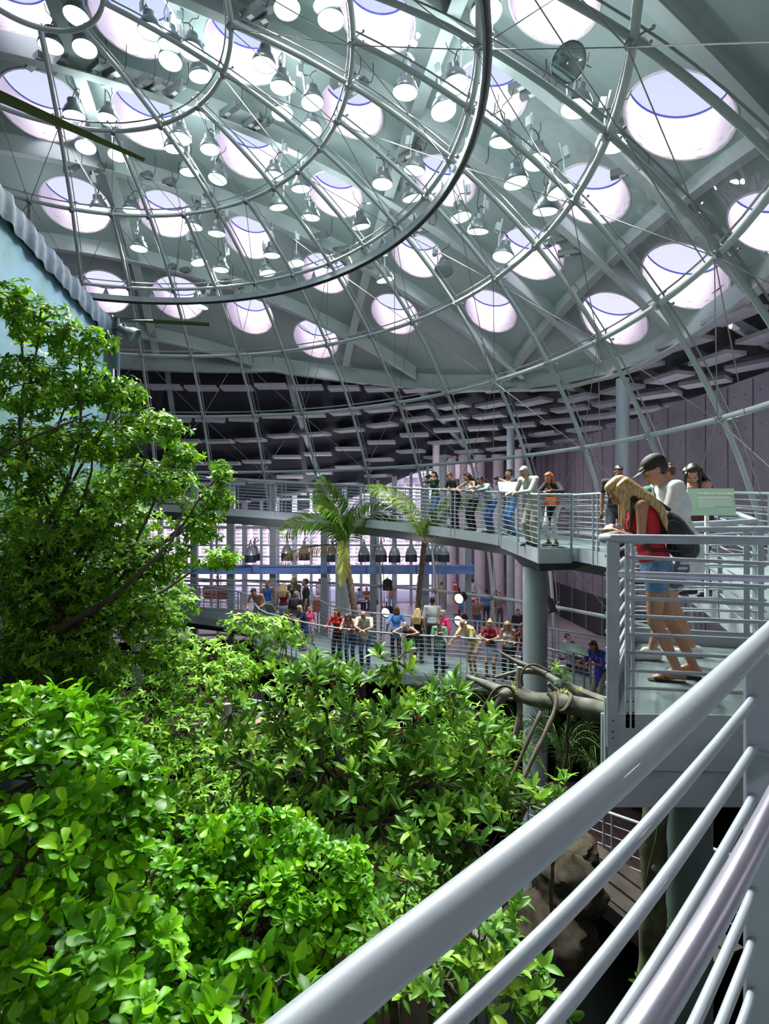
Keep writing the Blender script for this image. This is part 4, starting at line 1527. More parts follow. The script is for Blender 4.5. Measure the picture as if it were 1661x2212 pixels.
    # eyes and mouth
    if vox < .0135:
        e = MB()
        for s in (-1, 1): e.ell(H(.030*s, .0835, .000), (.0125*k, .006*k, .0055*k), HR, 8, 5)
        e.build('eye', 'eye_dark', t, local=True)
        e = MB(); e.cap(H(-.017, .0935, -.060), H(.017, .0935, -.060), .0045*k, .0045*k, 6); e.build('mouth', 'lip', t, local=True)
    # hair
    if hair:
        hm, style = hair
        hb_ = MB()
        if style != 'bald':
            hb_.ell(H(0, -.034, .042), (.080*k, .092*k, .086*k), HR)
            hb_.ell(H(0, -.045, .005), (.078*k, .070*k, .08*k), HR)
            if style != 'short': hb_.ell(H(0, .012, .088), (.072*k, .065*k, .042*k), HR)
            else: hb_.ell(H(0, .022, .086), (.062*k, .052*k, .028*k), HR)
        else:
            hb_.cap(H(-.075, -.02, -.01), H(-.05, -.075, -.02), .022*k, .03*k); hb_.cap(H(.075, -.02, -.01), H(.05, -.075, -.02), .022*k, .03*k)
            hb_.cap(H(-.05, -.075, -.01), H(.05, -.075, -.01), .032*k, .032*k)
        if style in ('long', 'verylong', 'bob', 'forward'):
            dn = V3(0, 0, -1)
            L = {'bob': .16, 'long': .34, 'verylong': .50, 'forward': .42}[style]*k
            bkw = -fw
            for q in range(-4, 5):
                a = q/4*(1.45 if style in ('bob', 'forward') else 1.75)
                st = H(.082*math.sin(a), -.03-.07*math.cos(a), .03)
                drp = st+dn*L*.45+(-upc*.1)+hrt*(.02*math.sin(a))*k+(hfw*.0)
                if style in ('long', 'verylong'):
                    bp = chest-fw*.135*k+rt*(.11*math.sin(a)*k)+upc*.10*k
                    drp = st.lerp(bp, .62)+bkw*.03*k
                    en = bp-up*(L-.22*k)*.8+bkw*.015
                    hb_.cap(st, drp, .035*k, .035*k, 8); hb_.cap(drp, bp, .036*k, .034*k, 8); hb_.cap(bp, en, .034*k, .018*k, 8)
                else:
                    hb_.cap(st, drp, .026*k, .028*k, 8); hb_.cap(drp, st+dn*L+hfw*(.03 if style == 'forward' else 0), .028*k, .014*k, 8)
        if style == 'pony':
            hb_.cap(H(0, -.11, .02), H(0, -.15, -.03), .028*k, .032*k); hb_.cap(H(0, -.15, -.03), H(0, -.13, -.20), .032*k, .014*k)
        if style == 'bun':
            hb_.ell(H(0, -.07, .12), .04*k)
        if style == 'curly':
            for q in range(26):
                a, b = rnd.uniform(0, 6.28), rnd.uniform(-.3, 1)
                c_ = math.sqrt(max(1-b*b, 0)); x, y = c_*math.cos(a), c_*math.sin(a)
                if y > .55 and b < .55: continue
                hb_.ell(H(.085*x, -.02+.093*y, .04+.088*b), .024*k, None, 8, 6)
        if style == 'verylong':
            for s in (-1, 1):
                for x, y in ((.072, .02), (.078, -.01), (.07, .045)):
                    st = H(x*s, y, .035); m1 = H(x*1.08*s, y+.005, -.06); en = m1+V3(0, 0, -.20*k)+hfw*(-.03 if y < 0 else .01)
                    hb_.cap(st, m1, .018*k, .020*k, 8); hb_.cap(m1, en, .020*k, .010*k, 8)
        remesh(hb_, 'hair', hm, t, max(vox*.9, .008), 2)
    # top
    if top:
        c = MB(); g = .013*k
        trunk(c, g, low=False)
        c.ell(pel+up*.07*k, (.150*k+g, .110*k+g, .10*k+g), R)
        if hem: c.cap(pel+V3(0, 0, .02), pel-V3(0, 0, hem), .155*k, .16*k, 16); 
        if hem: c.ell(pel-V3(0, 0, hem*.5), (.185*k, .135*k, hem*.6+.06))
        if sleeve != 'none':
            fr_ = {'short': .55, 'half': .8, 'long': 1.0}[sleeve]
            for i in range(2):
                a, el, w_ = arms[i]
                c.cap(a, a.lerp(el, min(fr_, 1)), .062*k, .055*k)
                if sleeve == 'long':
                    c.cap(a, el, .060*k, .048*k); c.cap(el, el.lerp(w_, .92), .048*k, .034*k)
                if sleeve == 'half': c.cap(a, a.lerp(el, .85), .06*k, .054*k)
        else:
            pass
        if sleeve != 'none': c.cap(neck-upc*.075*k, neck-upc*.045*k, .066*k, .062*k)
        tm = top if isinstance(top, str) else cmat(*top) if isinstance(top[0], tuple) else cmat(top)
        remesh(c, 'shirt' if sleeve != 'none' else 'tank_top', tm, t, max(vox, .010), 2)
    if bottom:
        c = MB(); g = .012*k
        hips(c, g)
        c.ell(pel+up*.04*k, (.150*k+g, .108*k+g, .07*k+g), R)
        bmn = cmat(*bottom) if isinstance(bottom[0], tuple) else cmat(bottom)
        if blen == 'skirt' or blen == 'dress':
            ln = .33*k if blen == 'skirt' else .52*k
            c.lathe([(.14*k, .02), (.185*k, -.08*k), (.20*k, -ln*.6), (.215*k, -ln), (.19*k, -ln+.005)], 20, Matrix.Translation(pel) @ Matrix.Diagonal((1, .8, 1, 1)))
        else:
            fr_ = {'shorts': .62, 'short': .33, 'long': 1.9, 'capri': 1.55}[blen]
            for (h_, kn, an, to, fd) in legs:
                c.cap(h_, h_.lerp(kn, min(fr_, 1)), .098*k, .066*k if fr_ >= 1 else .088*k)
                if fr_ > 1:
                    e_ = kn.lerp(an, fr_-1+.05)
                    c.cap(kn, e_, .066*k, .060*k if blen == 'long' else .064*k)
        remesh(c, {'skirt': 'skirt', 'dress': 'skirt', 'shorts': 'shorts', 'short': 'shorts'}.get(blen, 'trousers'), bmn, t, max(vox, .010), 2)
    if shoes:
        for (h_, kn, an, to, fd) in legs:
            c = MB()
            hl = an-fd*.04*k-V3(0, 0, .05*k)
            c.cap(hl, to-V3(0, 0, .0), .040*k, .038*k, 10); c.cap(to-fd*.05*k, to+fd*.025*k, .042*k, .034*k, 10); c.cap(hl+V3(0, 0, .03*k), an.lerp(to, .3), .040*k, .036*k, 10)
            for idx, v in enumerate(c.v):
                if v[2] < an.z-.083*k: c.v[idx] = (v[0], v[1], an.z-.083*k)
            c.build('shoe', cmat(shoes, .5), t, local=True)
    if cap:
        c = MB()
        c.ell(H(0, -.02, .062), (.096*k, .106*k, .078*k), HR)
        c.cap(H(-.04, .085, .055), H(.04, .085, .055), .022*k, .022*k, 8)
        cc = remesh(c, 'cap', cap, t, .008, 3)
        b_ = MB()
        pts = []
        for q in range(-6, 7):
            a = q/6*1.25
            pts.append((H(.085*math.sin(a), .07+.02*math.cos(a), .050), H(.088*math.sin(a)*1.0, .075+.10*math.cos(a*.8), .034)))
        for a, b in pts: b_.v += [tuple(a), tuple(b), tuple(a+hup*.006), tuple(b+hup*.006)]
        for q in range(len(pts)-1):
            z = q*4; b_.f += [(z, z+1, z+5, z+4), (z+2, z+6, z+7, z+3), (z+1, z+3, z+7, z+5)]
        b_.build('cap_brim', cap, t, local=True)
    info = dict(H=H, pel=pel, waist=waist, chest=chest, shc=shc, fw=fw, up=up, rt=rt, arms=arms, legs=legs, k=k, t=t, hd=hd)
    if extra: extra(info)
    return info

def place(px, py_feet, zf):
    """spot on a deck of height zf seen at the given point"""
    d = -zf*F0/(py_feet-CY)
    return Vector(((px-CX)/F0*d, d, zf))
def atd(px, d, zf):
    return Vector(((px-CX)/F0*d, d, zf))
LEANH = lambda y=.42, z=1.12, w=.16: ((-w, y, z), (w, y, z))
def onring(px, r):
    sx = (px-CX)/F0
    # |(sx*Y - DC.x, Y - DC.y)| = r
    a = sx*sx+1; b = -2*(sx*DC.x+DC.y); c = DC.x**2+DC.y**2-r*r
    Y = (-b+math.sqrt(b*b-4*a*c))/2/a
    X = sx*Y
    az = math.degrees(math.atan2(X-DC.x, Y-DC.y))
    return Vector((X, Y, zup(az))), az
RL = 1.165
# ------------------------------------------------ upper walkway
def camera_prop(info, c=V3(0, .30, 1.5), s=1.):
    m = MB(); m.box(c, (.13*s, .07*s, .085*s)); m.lathe([(.036*s, 0), (.036*s, .08*s), (.03*s, .081*s)], 14, Matrix.Translation(c+V3(0, .03*s, 0)) @ Matrix.Rotation(-PI/2, 4, 'X')); m.box(c+V3(0, 0, .05*s), (.05*s, .05*s, .03*s))
    L = info['t']
    M = Matrix.LocRotScale(L.location, L.rotation_euler, None)
    cc = M @ c
    o = m.build('camera', 'black', None, smooth=False, local=True)
    o.location = L.location; o.rotation_euler = L.rotation_euler
    tag(o, info.get('camlab', 'small black camera held up by a visitor'), 'camera')
def prop(info, mb, name, m, lab, cat):
    o = mb.build(name, m, None, local=True)
    o.location = info['t'].location; o.rotation_euler = info['t'].rotation_euler
    tag(o, lab, cat)
    return o
p, a = onring(940, 11.15)
def ex(i): i['camlab'] = 'black camera with long lens raised to the eye of the dark-haired woman'; camera_prop(i, V3(.0, .23, 1.52), 1.1)
person('dark-haired woman in a dark green top raising a camera to her eye', p, a+195, 1.70, 3, 'skin', ('hair_dark', 'pony'), (.02, .06, .045), 'short', (.05, .10, .24), 'long',
       hands=((-.06, .22, 1.48, (-1, 0, -.3)), (.07, .25, 1.47, (1, 0, -.5))), head=(-3, 0), fem=True, extra=ex)
p, a = onring(984, 11.0)
person('man in a black printed t-shirt leaning on the upper railing, looking down left', p, a+182, 1.74, 16, 'skin', ('hair_brown', 'short'), ((.018, .02, .025), .8), 'short', (.015, .015, .02), 'long',
       hands=((-.22, .42, RL), (.16, .42, RL)), head=(26, 5))
p, a = onring(1021, 11.0)
person('woman with long dark hair and light grey tank top leaning on the upper railing', p, a+182, 1.70, 16, 'skin', ('hair_dark', 'long'), (.50, .54, .56), 'none', (.012, .012, .016), 'long',
       hands=((-.16, .40, RL, (-1, .2, -.3), (1, .1, 0)), (.13, .44, RL, (1, .2, -.3), (-1, .1, 0))), head=(6, 22), fem=True)
p, a = onring(1060, 11.05)
person('dark-haired man in a pale blue shirt bent over the upper railing', p, a+190, 1.68, 30, 'skin_tan', ('hair_dark', 'short'), (.46, .56, .62), 'long', (.05, .13, .34), 'long',
       hands=((-.15, .50, RL, (-1, .2, -.2)), (.12, .50, RL, (1, .2, -.2))), head=(2, 8))
p, a = onring(1106, 11.15)
def ex(i): i['camlab'] = 'small silver camera held out by the bearded man behind the green sign'; camera_prop(i, V3(.0, .44, 1.50), .8)
person('bearded man in a grey-green t-shirt photographing over the green sign', p, a+190, 1.78, 5, 'skin', ('hair_dark', 'short'), (.10, .14, .13), 'short', (.08, .20, .42), 'long',
       hands=((-.07, .38, 1.48, (-1, 0, -.5)), (.08, .38, 1.48, (1, 0, -.5))), head=(3, 0), extra=ex)
person('older grey-haired man in pale checked shirt and khaki trousers leaning over the viewing bay rail', atd(1150, 12.25, -.66), 238, 1.82, 17, 'skin', ('hair_grey', 'short'), ((.44, .46, .42), .8, ('plaid', (.60, .62, .56))), 'long', (.42, .40, .34), 'long',
       hands=((-.05, .50, RL), (.28, .42, RL)), head=(22, 0), shoes=(.02, .02, .02), hem=.12)
def ex(i):
    m = MB(); m.box((-.10, .17, .98), (.30, .10, .20)); m.tube([(-.20, .17, 1.06), (-.05, .18, 1.30), (.12, .05, 1.42), (.15, -.05, 1.40)], .010, 6); 
    prop(i, m, 'handbag', 'orange_leather', 'orange leather shoulder bag carried by the red-haired woman', 'bag')
mat('orange_leather', (.50, .13, .04), .4, 0, .1, 20)
person('red-haired woman in a black cardigan and white capri trousers on the viewing bay', atd(1194, 12.3, -.66), 232, 1.66, 8, 'skin', ('hair_red', 'bob'), (.015, .015, .02), 'long', (.72, .74, .76), 'capri',
       hands=((-.16, .32, 1.20, (-1, 0, -.5)), (.02, .32, 1.18, (1, 0, -.5))), head=(24, 0), fem=True, extra=ex, hem=.2, shoes=(.02, .02, .02))
# ------------------------------------------------ behind the near platform
person('dark-haired man whose head shows behind the blonde woman on the ramp', atd(1331, 9.9, -.78), 200, 1.70, 8, 'skin_dark', ('hair_dark', 'short'), (.03, .03, .04), 'short', (.05, .05, .08), 'long', head=(20, -20))
def ex(i): i['camlab'] = 'small dark camera held by the woman in the dark green polo shirt'; camera_prop(i, V3(.05, .42, 1.16), .7)
person('woman in a dark green polo shirt bending over a small camera behind the capped man', atd(1372, 7.9, -.95), 105, 1.66, 24, 'skin', ('hair_dark', 'bun'), (.02, .09, .06), 'short', (.03, .03, .05), 'long',
       hands=((-.04, .38, 1.14, (-1, 0, -.5)), (.10, .40, 1.14, (1, 0, -.5))), head=(15, 0), fem=True, extra=ex)
person('man with curly brown hair looking down behind the long-haired woman', atd(1462, 7.2, -1.05), 232, 1.76, 14, 'skin', ('hair_brown', 'curly'), (.25, .27, .30), 'short', (.03, .03, .06), 'long', head=(20, 10))
person('woman with very long dark red-brown hair and bare shoulders beside the pale sign', atd(1512, 6.55, -.93), 245, 1.60, 16, 'skin', ('hair_dark', 'verylong'), (.10, .02, .03), 'none', (.015, .02, .05), 'long',
       hands=((-.12, .38, 1.1), (.14, .38, 1.1)), head=(26, -35), fem=True, shoes=(.01, .01, .015))
# ------------------------------------------------ the two nearest visitors
def backpack(i):
    R_, c = Matrix.Rotation(-math.radians(33), 3, 'X'), i['chest']-i['fw']*.19-i['up']*.10
    m = MB()
    m.ell(c, (.15, .105, .19), Matrix.Rotation(-math.radians(33), 3, 'X')); m.ell(c-i['up']*.12-i['fw']*.03, (.15, .11, .13), Matrix.Rotation(-math.radians(33), 3, 'X'))
    m.ell(c-i['fw']*.07-i['up']*.06, (.10, .06, .11), Matrix.Rotation(-math.radians(33), 3, 'X'))
    b = remesh(m, 'backpack', 'pack_cloth', None, .012, 3)
    b.location = i['t'].location; b.rotation_euler = i['t'].rotation_euler
    tag(b, 'small black backpack with thin pale stripes on the blonde woman\'s back', 'backpack')
    for s in (-1, 1):
        m = MB(); sh = i['shc']+i['rt']*.10*s
        m.tube([c+i['rt']*.06*s+i['up']*.17, sh-i['fw']*.08+i['up']*.06, sh+i['fw']*.03+i['up']*.075, i['chest']+i['rt']*.135*s+i['fw']*.13, i['waist']+i['rt']*.14*s+i['fw']*.02, c-i['up']*.15+i['rt']*.12*s], .013, 8)
        m.build('strap', 'pack_cloth', b, local=True)
def packmat():
    m = bpy.data.materials.new('pack_cloth'); m.use_nodes = True
    n, l = m.node_tree.nodes, m.node_tree.links
    b = n['Principled BSDF']; b.inputs['Roughness'].default_value = .6
    t = n.new('ShaderNodeTexCoord'); w = n.new('ShaderNodeTexWave'); w.inputs['Scale'].default_value = 9; w.inputs['Distortion'].default_value = .6
    r = n.new('ShaderNodeValToRGB'); r.color_ramp.elements[0].color = (.012, .012, .014, 1); r.color_ramp.elements[1].color = (.09, .09, .095, 1)
    r.color_ramp.elements[0].position = .93; r.color_ramp.elements[1].position = .97
    l.new(t.outputs['Object'], w.inputs[0]); l.new(w.outputs['Fac'], r.inputs[0]); l.new(r.outputs[0], b.inputs['Base Color'])
    MATS['pack_cloth'] = m
packmat()
def gex(i):
    backpack(i)
    for n_, (h_, kn, an, to, fd) in enumerate(i['legs']):
        m = MB()
        sd = fd.cross(V3(0, 0, 1))
        zz = an.z-.078 if n_ == 0 else None
        pts = [(-.055, .030), (.02, .032), (.10, .040), (.17, .045), (.205, .03)]
        hl = an-fd*.0
        base = an-V3(0, 0, .083)
        slope = 0
        top_, bot_ = [], []
        for y, w in pts: 
            top_.append(base+fd*y+sd*w); bot_.append(base+fd*y+sd*w-V3(0, 0, .014))
        for y, w in pts[::-1]:
            top_.append(base+fd*y-sd*w); bot_.append(base+fd*y-sd*w-V3(0, 0, .014))
        if n_ == 1:
            def tilt(q):
                s = (q-base).dot(fd)
                return q+V3(0, 0, -max(0, .0)) 
        k = len(top_)
        m.v = [tuple(q) for q in top_+bot_]; m.f = [tuple(range(k)), tuple(range(k, 2*k))[::-1]]+[(j, k+j, k+(j+1) % k, (j+1) % k) for j in range(k)]
        if True:
            m.tube([base+fd*.155+V3(0, 0, .0), base+fd*.13+V3(0, 0, .05), base+fd*.06+sd*.045+V3(0, 0, .012)], .007, 6)
            m.tube([base+fd*.13+V3(0, 0, .05), base+fd*.06-sd*.045+V3(0, 0, .012)], .007, 6)
        m.build('flip_flop', 'rubber_black', i['t'], smooth=False, local=True)
gp = atd(1404, 4.42, -1.28+.016)
def exlegs(i): gex(i)
person('blonde long-haired woman in red tank top and denim shorts leaning on the near platform rail', gp, -72, 1.66, 14, 'skin_tan', ('hair_blond', 'verylong'), (.50, .015, .03), 'none', ((.10, .20, .36), .85, ('floral', (.16, .28, .45))), 'short',
       hands=((-.10, .28, 1.155, (-.5, -.4, -1), (1, .2, -.2)), (.06, .26, 1.175, (.7, -.8, -.8), (-1, .15, -.1))), head=(34, 0), fem=True, shoes=None, vox=.0075,
       feet=((-.07, -.18, 0, 0), (.05, -.32, 0, 14, .0)), hipback=.04, extra=exlegs)
person('man in black baseball cap, white t-shirt and blue plaid shorts standing on the near platform', atd(1470, 5.0, -1.28), -76, 1.88, 11, 'skin', ('hair_dark', 'short'), ((.74, .78, .82), .85), 'half', ((.10, .12, .20), .85, ('plaid', (.62, .66, .74))), 'shorts',
       hands=((-.24, .30, .98), (.27, .02, .98, (.5, -1, -.2))), head=(22, 0), shoes=(.72, .74, .76), vox=.0085, cap='cap_black', feet=((-.10, .26, 0, 0), (.10, -.12, 0, 10)), hem=.19)
flush()
# ------------------------------------------------ lower walkway, front row leaning on the inner rail
def onlow(px, back=.38):
    best = None
    for i in range(1, len(li)-1):
        q = li[i]
        if q.y < 5 or i*.45 > 16: continue
        d = (li[i+1]-li[i-1]); d.z = 0; d.normalize()
        nrm_ = Vector((d.y, -d.x, 0))           # outward, away from the centre
        if nrm_.y < 0: nrm_ = -nrm_
        s = q+nrm_*back
        x = CX+F0*s.x/s.y
        if best is None or abs(x-px) < best[0]:
            best = (abs(x-px), s, math.degrees(math.atan2(-nrm_.x, -nrm_.y)))
    return best[1], best[2]
LOWP = [
 (717, .42, 0, 'woman with short brown hair in a red v-neck sweater at the lower railing', 1.66, 8, 'skin', ('hair_brown', 'bob'), (.45, .03, .03), 'long', (.03, .03, .04), 'long', ((-.30, .30, RL), (.2, .40, RL)), (-8, 20), True, {}),
 (760, .36, 0, 'woman in a pink patterned top and jeans leaning head-down at the lower railing', 1.66, 16, 'skin', ('hair_brown', 'bob'), ((.45, .20, .24), .8, ('floral', (.75, .50, .52))), 'half', (.04, .09, .26), 'long', ((-.2, .45, RL), (.14, .45, RL)), (28, 0), True, {}),
 (800, .40, -8, 'balding man in a cream short-sleeved shirt and jeans leaning at the lower railing', 1.78, 18, 'skin', ('hair_brown', 'bald'), (.64, .60, .46), 'half', (.05, .10, .28), 'long', ((-.05, .48, RL, (-1, 0, -.3), (1, .3, 0)), (.02, .5, RL, (1, 0, -.3), (-1, .3, 0))), (26, 0), False, {'hem': .1}),
 (893, .36, 5, 'grey-haired woman in a black tank top resting both elbows on the lower rail', 1.66, 30, 'skin', ('hair_grey', 'short'), (.015, .015, .02), 'none', ((.12, .2, .18), .8, ('floral', (.35, .42, .38))), 'skirt', ((-.18, .45, RL, (-1, .1, -.1), (1, 0, 0)), (.12, .45, RL, (1, .1, -.1), (-.3, .4, -1))), (30, 0), True, {}),
 (948, .36, 0, 'young woman in a green patterned blouse and dark jeans looking down at her hands', 1.62, 12, 'skin', ('hair_brown', 'short'), ((.08, .22, .15), .8, ('floral', (.32, .48, .36))), 'half', (.02, .04, .12), 'long', ((-.1, .30, 1.2), (.1, .32, 1.16)), (32, 0), True, {'hem': .1}),
 (1012, .46, 40, 'balding white-haired man in a yellow shirt and beige shorts bending forward, pointing down', 1.80, 34, 'skin', ('hair_white', 'bald'), (.80, .64, .32), 'half', (.55, .45, .36), 'shorts', ((-.1, .5, RL), (.25, .72, .88, (.3, -1, 0))), (6, 0), False, {'hem': .08, 'shoes': (.5, .45, .4)}),
 (1054, .36, 0, 'woman in dark red t-shirt, sunglasses and denim skirt at the lower rail', 1.66, 8, 'skin', ('hair_blond', 'bun'), (.22, .01, .025), 'short', (.20, .30, .44), 'skirt', ((-.08, .42, RL, (-1, 0, -.3), (1, .2, 0)), (.08, .42, RL, (1, 0, -.3), (-1, .2, 0))), (10, 0), True, {'shades': 1}),
 (1105, .40, 0, 'blonde woman in a white tank top and dark trousers looking at her camera', 1.68, 8, 'skin', ('hair_blond', 'bob'), (.75, .74, .70), 'none', (.04, .05, .04), 'long', ((-.08, .34, 1.16), (.10, .34, 1.16)), (28, 0), True, {}),
 (1138, .40, 25, 'person behind the thick column with only an arm over the lower rail', 1.68, 14, 'skin', ('hair_brown', 'short'), (.25, .05, .06), 'short', (.05, .05, .08), 'long', ((-.16, .48, RL), (.30, .55, 1.05)), (15, 0), True, {}),
]
for px, bk, rt_, lab, h, ln, sk, hr, tp, sl, bt_, bl, hn, hd_, fm, kw in LOWP:
    s, f = onlow(px, bk)
    sh = kw.pop('shades', None)
    def ex(i, sh=sh):
        if sh:
            m = MB(); H_ = i['H']
            m.ell(H_(-.032, .088, .004), (.024, .01, .017)); m.ell(H_(.032, .088, .004), (.024, .01, .017)); m.cap(H_(-.075, .03, .01), H_(-.05, .085, .008), .004, .004, 6); m.cap(H_(.075, .03, .01), H_(.05, .085, .008), .004, .004, 6)
            m.build('sunglasses', 'black', i['t'], local=True)
    person(lab, s, f+rt_, h, ln, sk, hr, tp, sl, bt_, bl, hands=hn, head=hd_, fem=fm, extra=ex, vox=.012, **kw)
# second row and the group at the far bend
def lowz(p):
    i = min(range(len(li)), key=lambda j: (li[j].xy-p.xy).length)
    j = min(range(len(lo_)), key=lambda j: (lo_[j].xy-p.xy).length)
    a, b = (li[i].xy-p.xy).length, (lo_[j].xy-p.xy).length
    return (li[i].z*b+lo_[j].z*a)/max(a+b, .01)+.005
def low2(px, d, *a, **k):
    p = atd(px, d, 0); p.z = lowz(p)
    k.setdefault('vox', .013)
    return person(a[0], p, *a[1:], **k)
low2(856, 17.0, 'child-sized woman seen from behind in a bright blue shirt', -8, 1.62, 0, 'skin', ('hair_brown', 'bob'), (.10, .28, .75), 'long', (.015, .015, .02), 'long', hands=((-.28, .05, .95), (.26, .1, .95)), fem=True, hem=.08)
low2(902, 16.55, 'woman with straight blonde hair seen from behind in a black tank top', 20, 1.64, 0, 'skin', ('hair_blond', 'long'), (.015, .015, .018), 'none', (.03, .03, .04), 'long', fem=True)
low2(934, 17.3, 'black-haired man seen from behind in a white shirt with a dark shoulder strap', 8, 1.82, 0, 'skin_dark', ('hair_dark', 'short'), (.72, .74, .76), 'long', (.04, .04, .05), 'long', hands=((-.3, .05, .9), (.28, .2, 1.0)))
low2(962, 16.2, 'grey-haired woman with glasses in a hot pink top turned to the left', 250, 1.68, 4, 'skin', ('hair_grey', 'short'), ((.70, .03, .16), .8), 'half', (.70, .68, .62), 'long', hands=((-.2, .25, 1.1), (.2, .2, 1.0)), fem=True, head=(10, 0))
low2(559, 18.3, 'shirtless dark-haired man bending over a sign panel at the far bend of the lower walkway', 190, 1.76, 34, 'skin', ('hair_dark', 'short'), None, 'none', (.10, .10, .12), 'shorts', hands=((-.2, .45, 1.0), (.2, .48, 1.0)), head=(10, 20))
low2(577, 19.4, 'boy with short reddish hair in a blue and white sleeveless shirt', 160, 1.62, 2, 'skin', ('hair_red', 'short'), ((.05, .20, .75), .8), 'none', (.7, .7, .72), 'shorts', head=(5, 20))
low2(612, 18.8, 'woman with long blonde hair seen from behind in a dark red tank top', 10, 1.70, 0, 'skin', ('hair_blond', 'long'), (.20, .008, .03), 'none', (.40, .55, .62), 'short', fem=True)
low2(635, 19.6, 'woman with wavy blonde hair in a taupe t-shirt facing the viewer', 178, 1.80, 0, 'skin', ('hair_blond', 'bob'), (.14, .13, .11), 'short', (.05, .05, .07), 'long', fem=True)
low2(637, 18.0, 'grey-haired man seen from behind in a black shirt and tan trousers', 25, 1.76, 6, 'skin', ('hair_grey', 'short'), (.02, .022, .028), 'half', (.45, .40, .30), 'long', hem=.1)
low2(661, 18.9, 'man with close-cropped reddish hair in a black t-shirt seen in profile', 262, 1.88, 0, 'skin', ('hair_brown', 'short'), ((.015, .018, .022), .8), 'half', (.05, .05, .06), 'long')
low2(657, 17.6, 'blonde girl in a navy dress at the inner rail of the lower walkway', 250, 1.45, 10, 'skin', ('hair_blond', 'bob'), (.015, .03, .09), 'half', (.015, .03, .09), 'dress', hands=((-.1, .35, 1.05), (.1, .35, 1.1)), head=(20, 0), fem=True)
low2(668, 18.1, 'small child in a pink top between the grown-ups', 150, 1.25, 0, 'skin', ('hair_blond', 'short'), (.75, .10, .22), 'half', (.4, .3, .5), 'shorts', fem=True)
# woman in the blue dress right of the thick column
p = atd(1297, 12.7, 0); p.z = -4.43
person('woman in a bright blue patterned blouse and beige trousers at the lower right rail', p, 245, 1.70, 16, 'skin', ('hair_brown', 'bob'), ((.03, .04, .40), .8, ('floral', (.10, .12, .65))), 'half', (.42, .38, .33), 'long', hands=((-.15, .45, RL), (.15, .45, RL)), head=(22, 0), fem=True, hem=.22, vox=.012)
flush()
# ------------------------------------------------ visitors far off in the hall and cafe
far = [(1031, 24.5, 190, 1.62, 'child in a tan top standing in the hall below the white columns', (.30, .22, .15), (.05, .08, .2), 'hair_brown'),
 (1002, 25.5, 200, 1.45, 'child in a teal shirt in front of the red stand', (.03, .32, .45), (.5, .4, .3), 'hair_brown'),
 (1050, 26.5, 10, 1.75, 'far visitor in a blue shirt seen from behind under the columns', (.10, .18, .45), (.04, .05, .10), 'hair_dark'),
 (1078, 26.0, 180, 1.70, 'far visitor in a grey-brown top before the fourth white column', (.28, .18, .14), (.10, .07, .07), 'hair_brown'),
 (1118, 21.5, 170, 1.65, 'dark-haired visitor in black beside the thick column in the hall', (.03, .02, .03), (.05, .03, .05), 'hair_dark'),
 (1020, 31.0, 0, 1.75, 'far visitor in a white shirt between the first white columns', (.7, .7, .75), (.1, .1, .15), 'hair_dark'),
 (953, 30.0, 95, 1.70, 'far visitor in a yellow top by the end of the facade', (.65, .45, .12), (.4, .35, .35), 'hair_brown'),
 (845, 30.5, 180, 1.7, 'far visitor in a red-brown shirt behind the glass facade posts', (.4, .15, .12), (.2, .2, .3), 'hair_dark'),
 (1012, 28.0, 210, 1.68, 'far visitor in dark red by the second white column', (.35, .04, .06), (.1, .1, .12), 'hair_dark'),
 (690, 31.5, 30, 1.7, 'far visitor in pale clothes at the left of the cafe tables', (.5, .5, .6), (.3, .3, .4), 'hair_brown')]
for px, d, f, h, lab, tc_, bc_, hr in far:
    person(lab, atd(px, d, ZF), f, h, 2, 'skin', (hr, 'short'), tc_, 'half', bc_, 'long', vox=.019)
flush()
for i, (px, d, f, lab, c_) in enumerate(((770, 30.8, 60, 'seated visitor in grey-blue at the left of the white cafe table', (.20, .24, .38)), (792, 31.4, 180, 'seated visitor with dark hair behind the white cafe table', (.25, .10, .10)), (812, 30.8, 270, 'seated visitor in black at the right of the white cafe table', (.03, .03, .06)),
        (1214, 19.0, 120, 'diner in white at the far end of the dark cafe', (.6, .6, .65)), (1236, 18.0, 200, 'diner in pale grey behind the grey sign back', (.45, .45, .5)), (1262, 17.0, 240, 'diner in dark brown leaning in the cafe at right', (.15, .08, .06)), (1072, 30.0, 200, 'visitor in tan seated high by the fourth white column', (.32, .20, .13)))):
    person(lab, atd(px, d, ZF), f, 1.72, 12, 'skin', ('hair_dark' if i % 2 else 'hair_brown', 'short'), c_, 'half', (.05, .05, .09), 'long', vox=.019, sit=True,
           feet=((-.12, .42, 0), (.12, .42, 0)), hands=((-.18, .42, .78), (.18, .42, .78)), hipback=0)
flush()
mat('cap_black', (.012, .012, .014), .7)
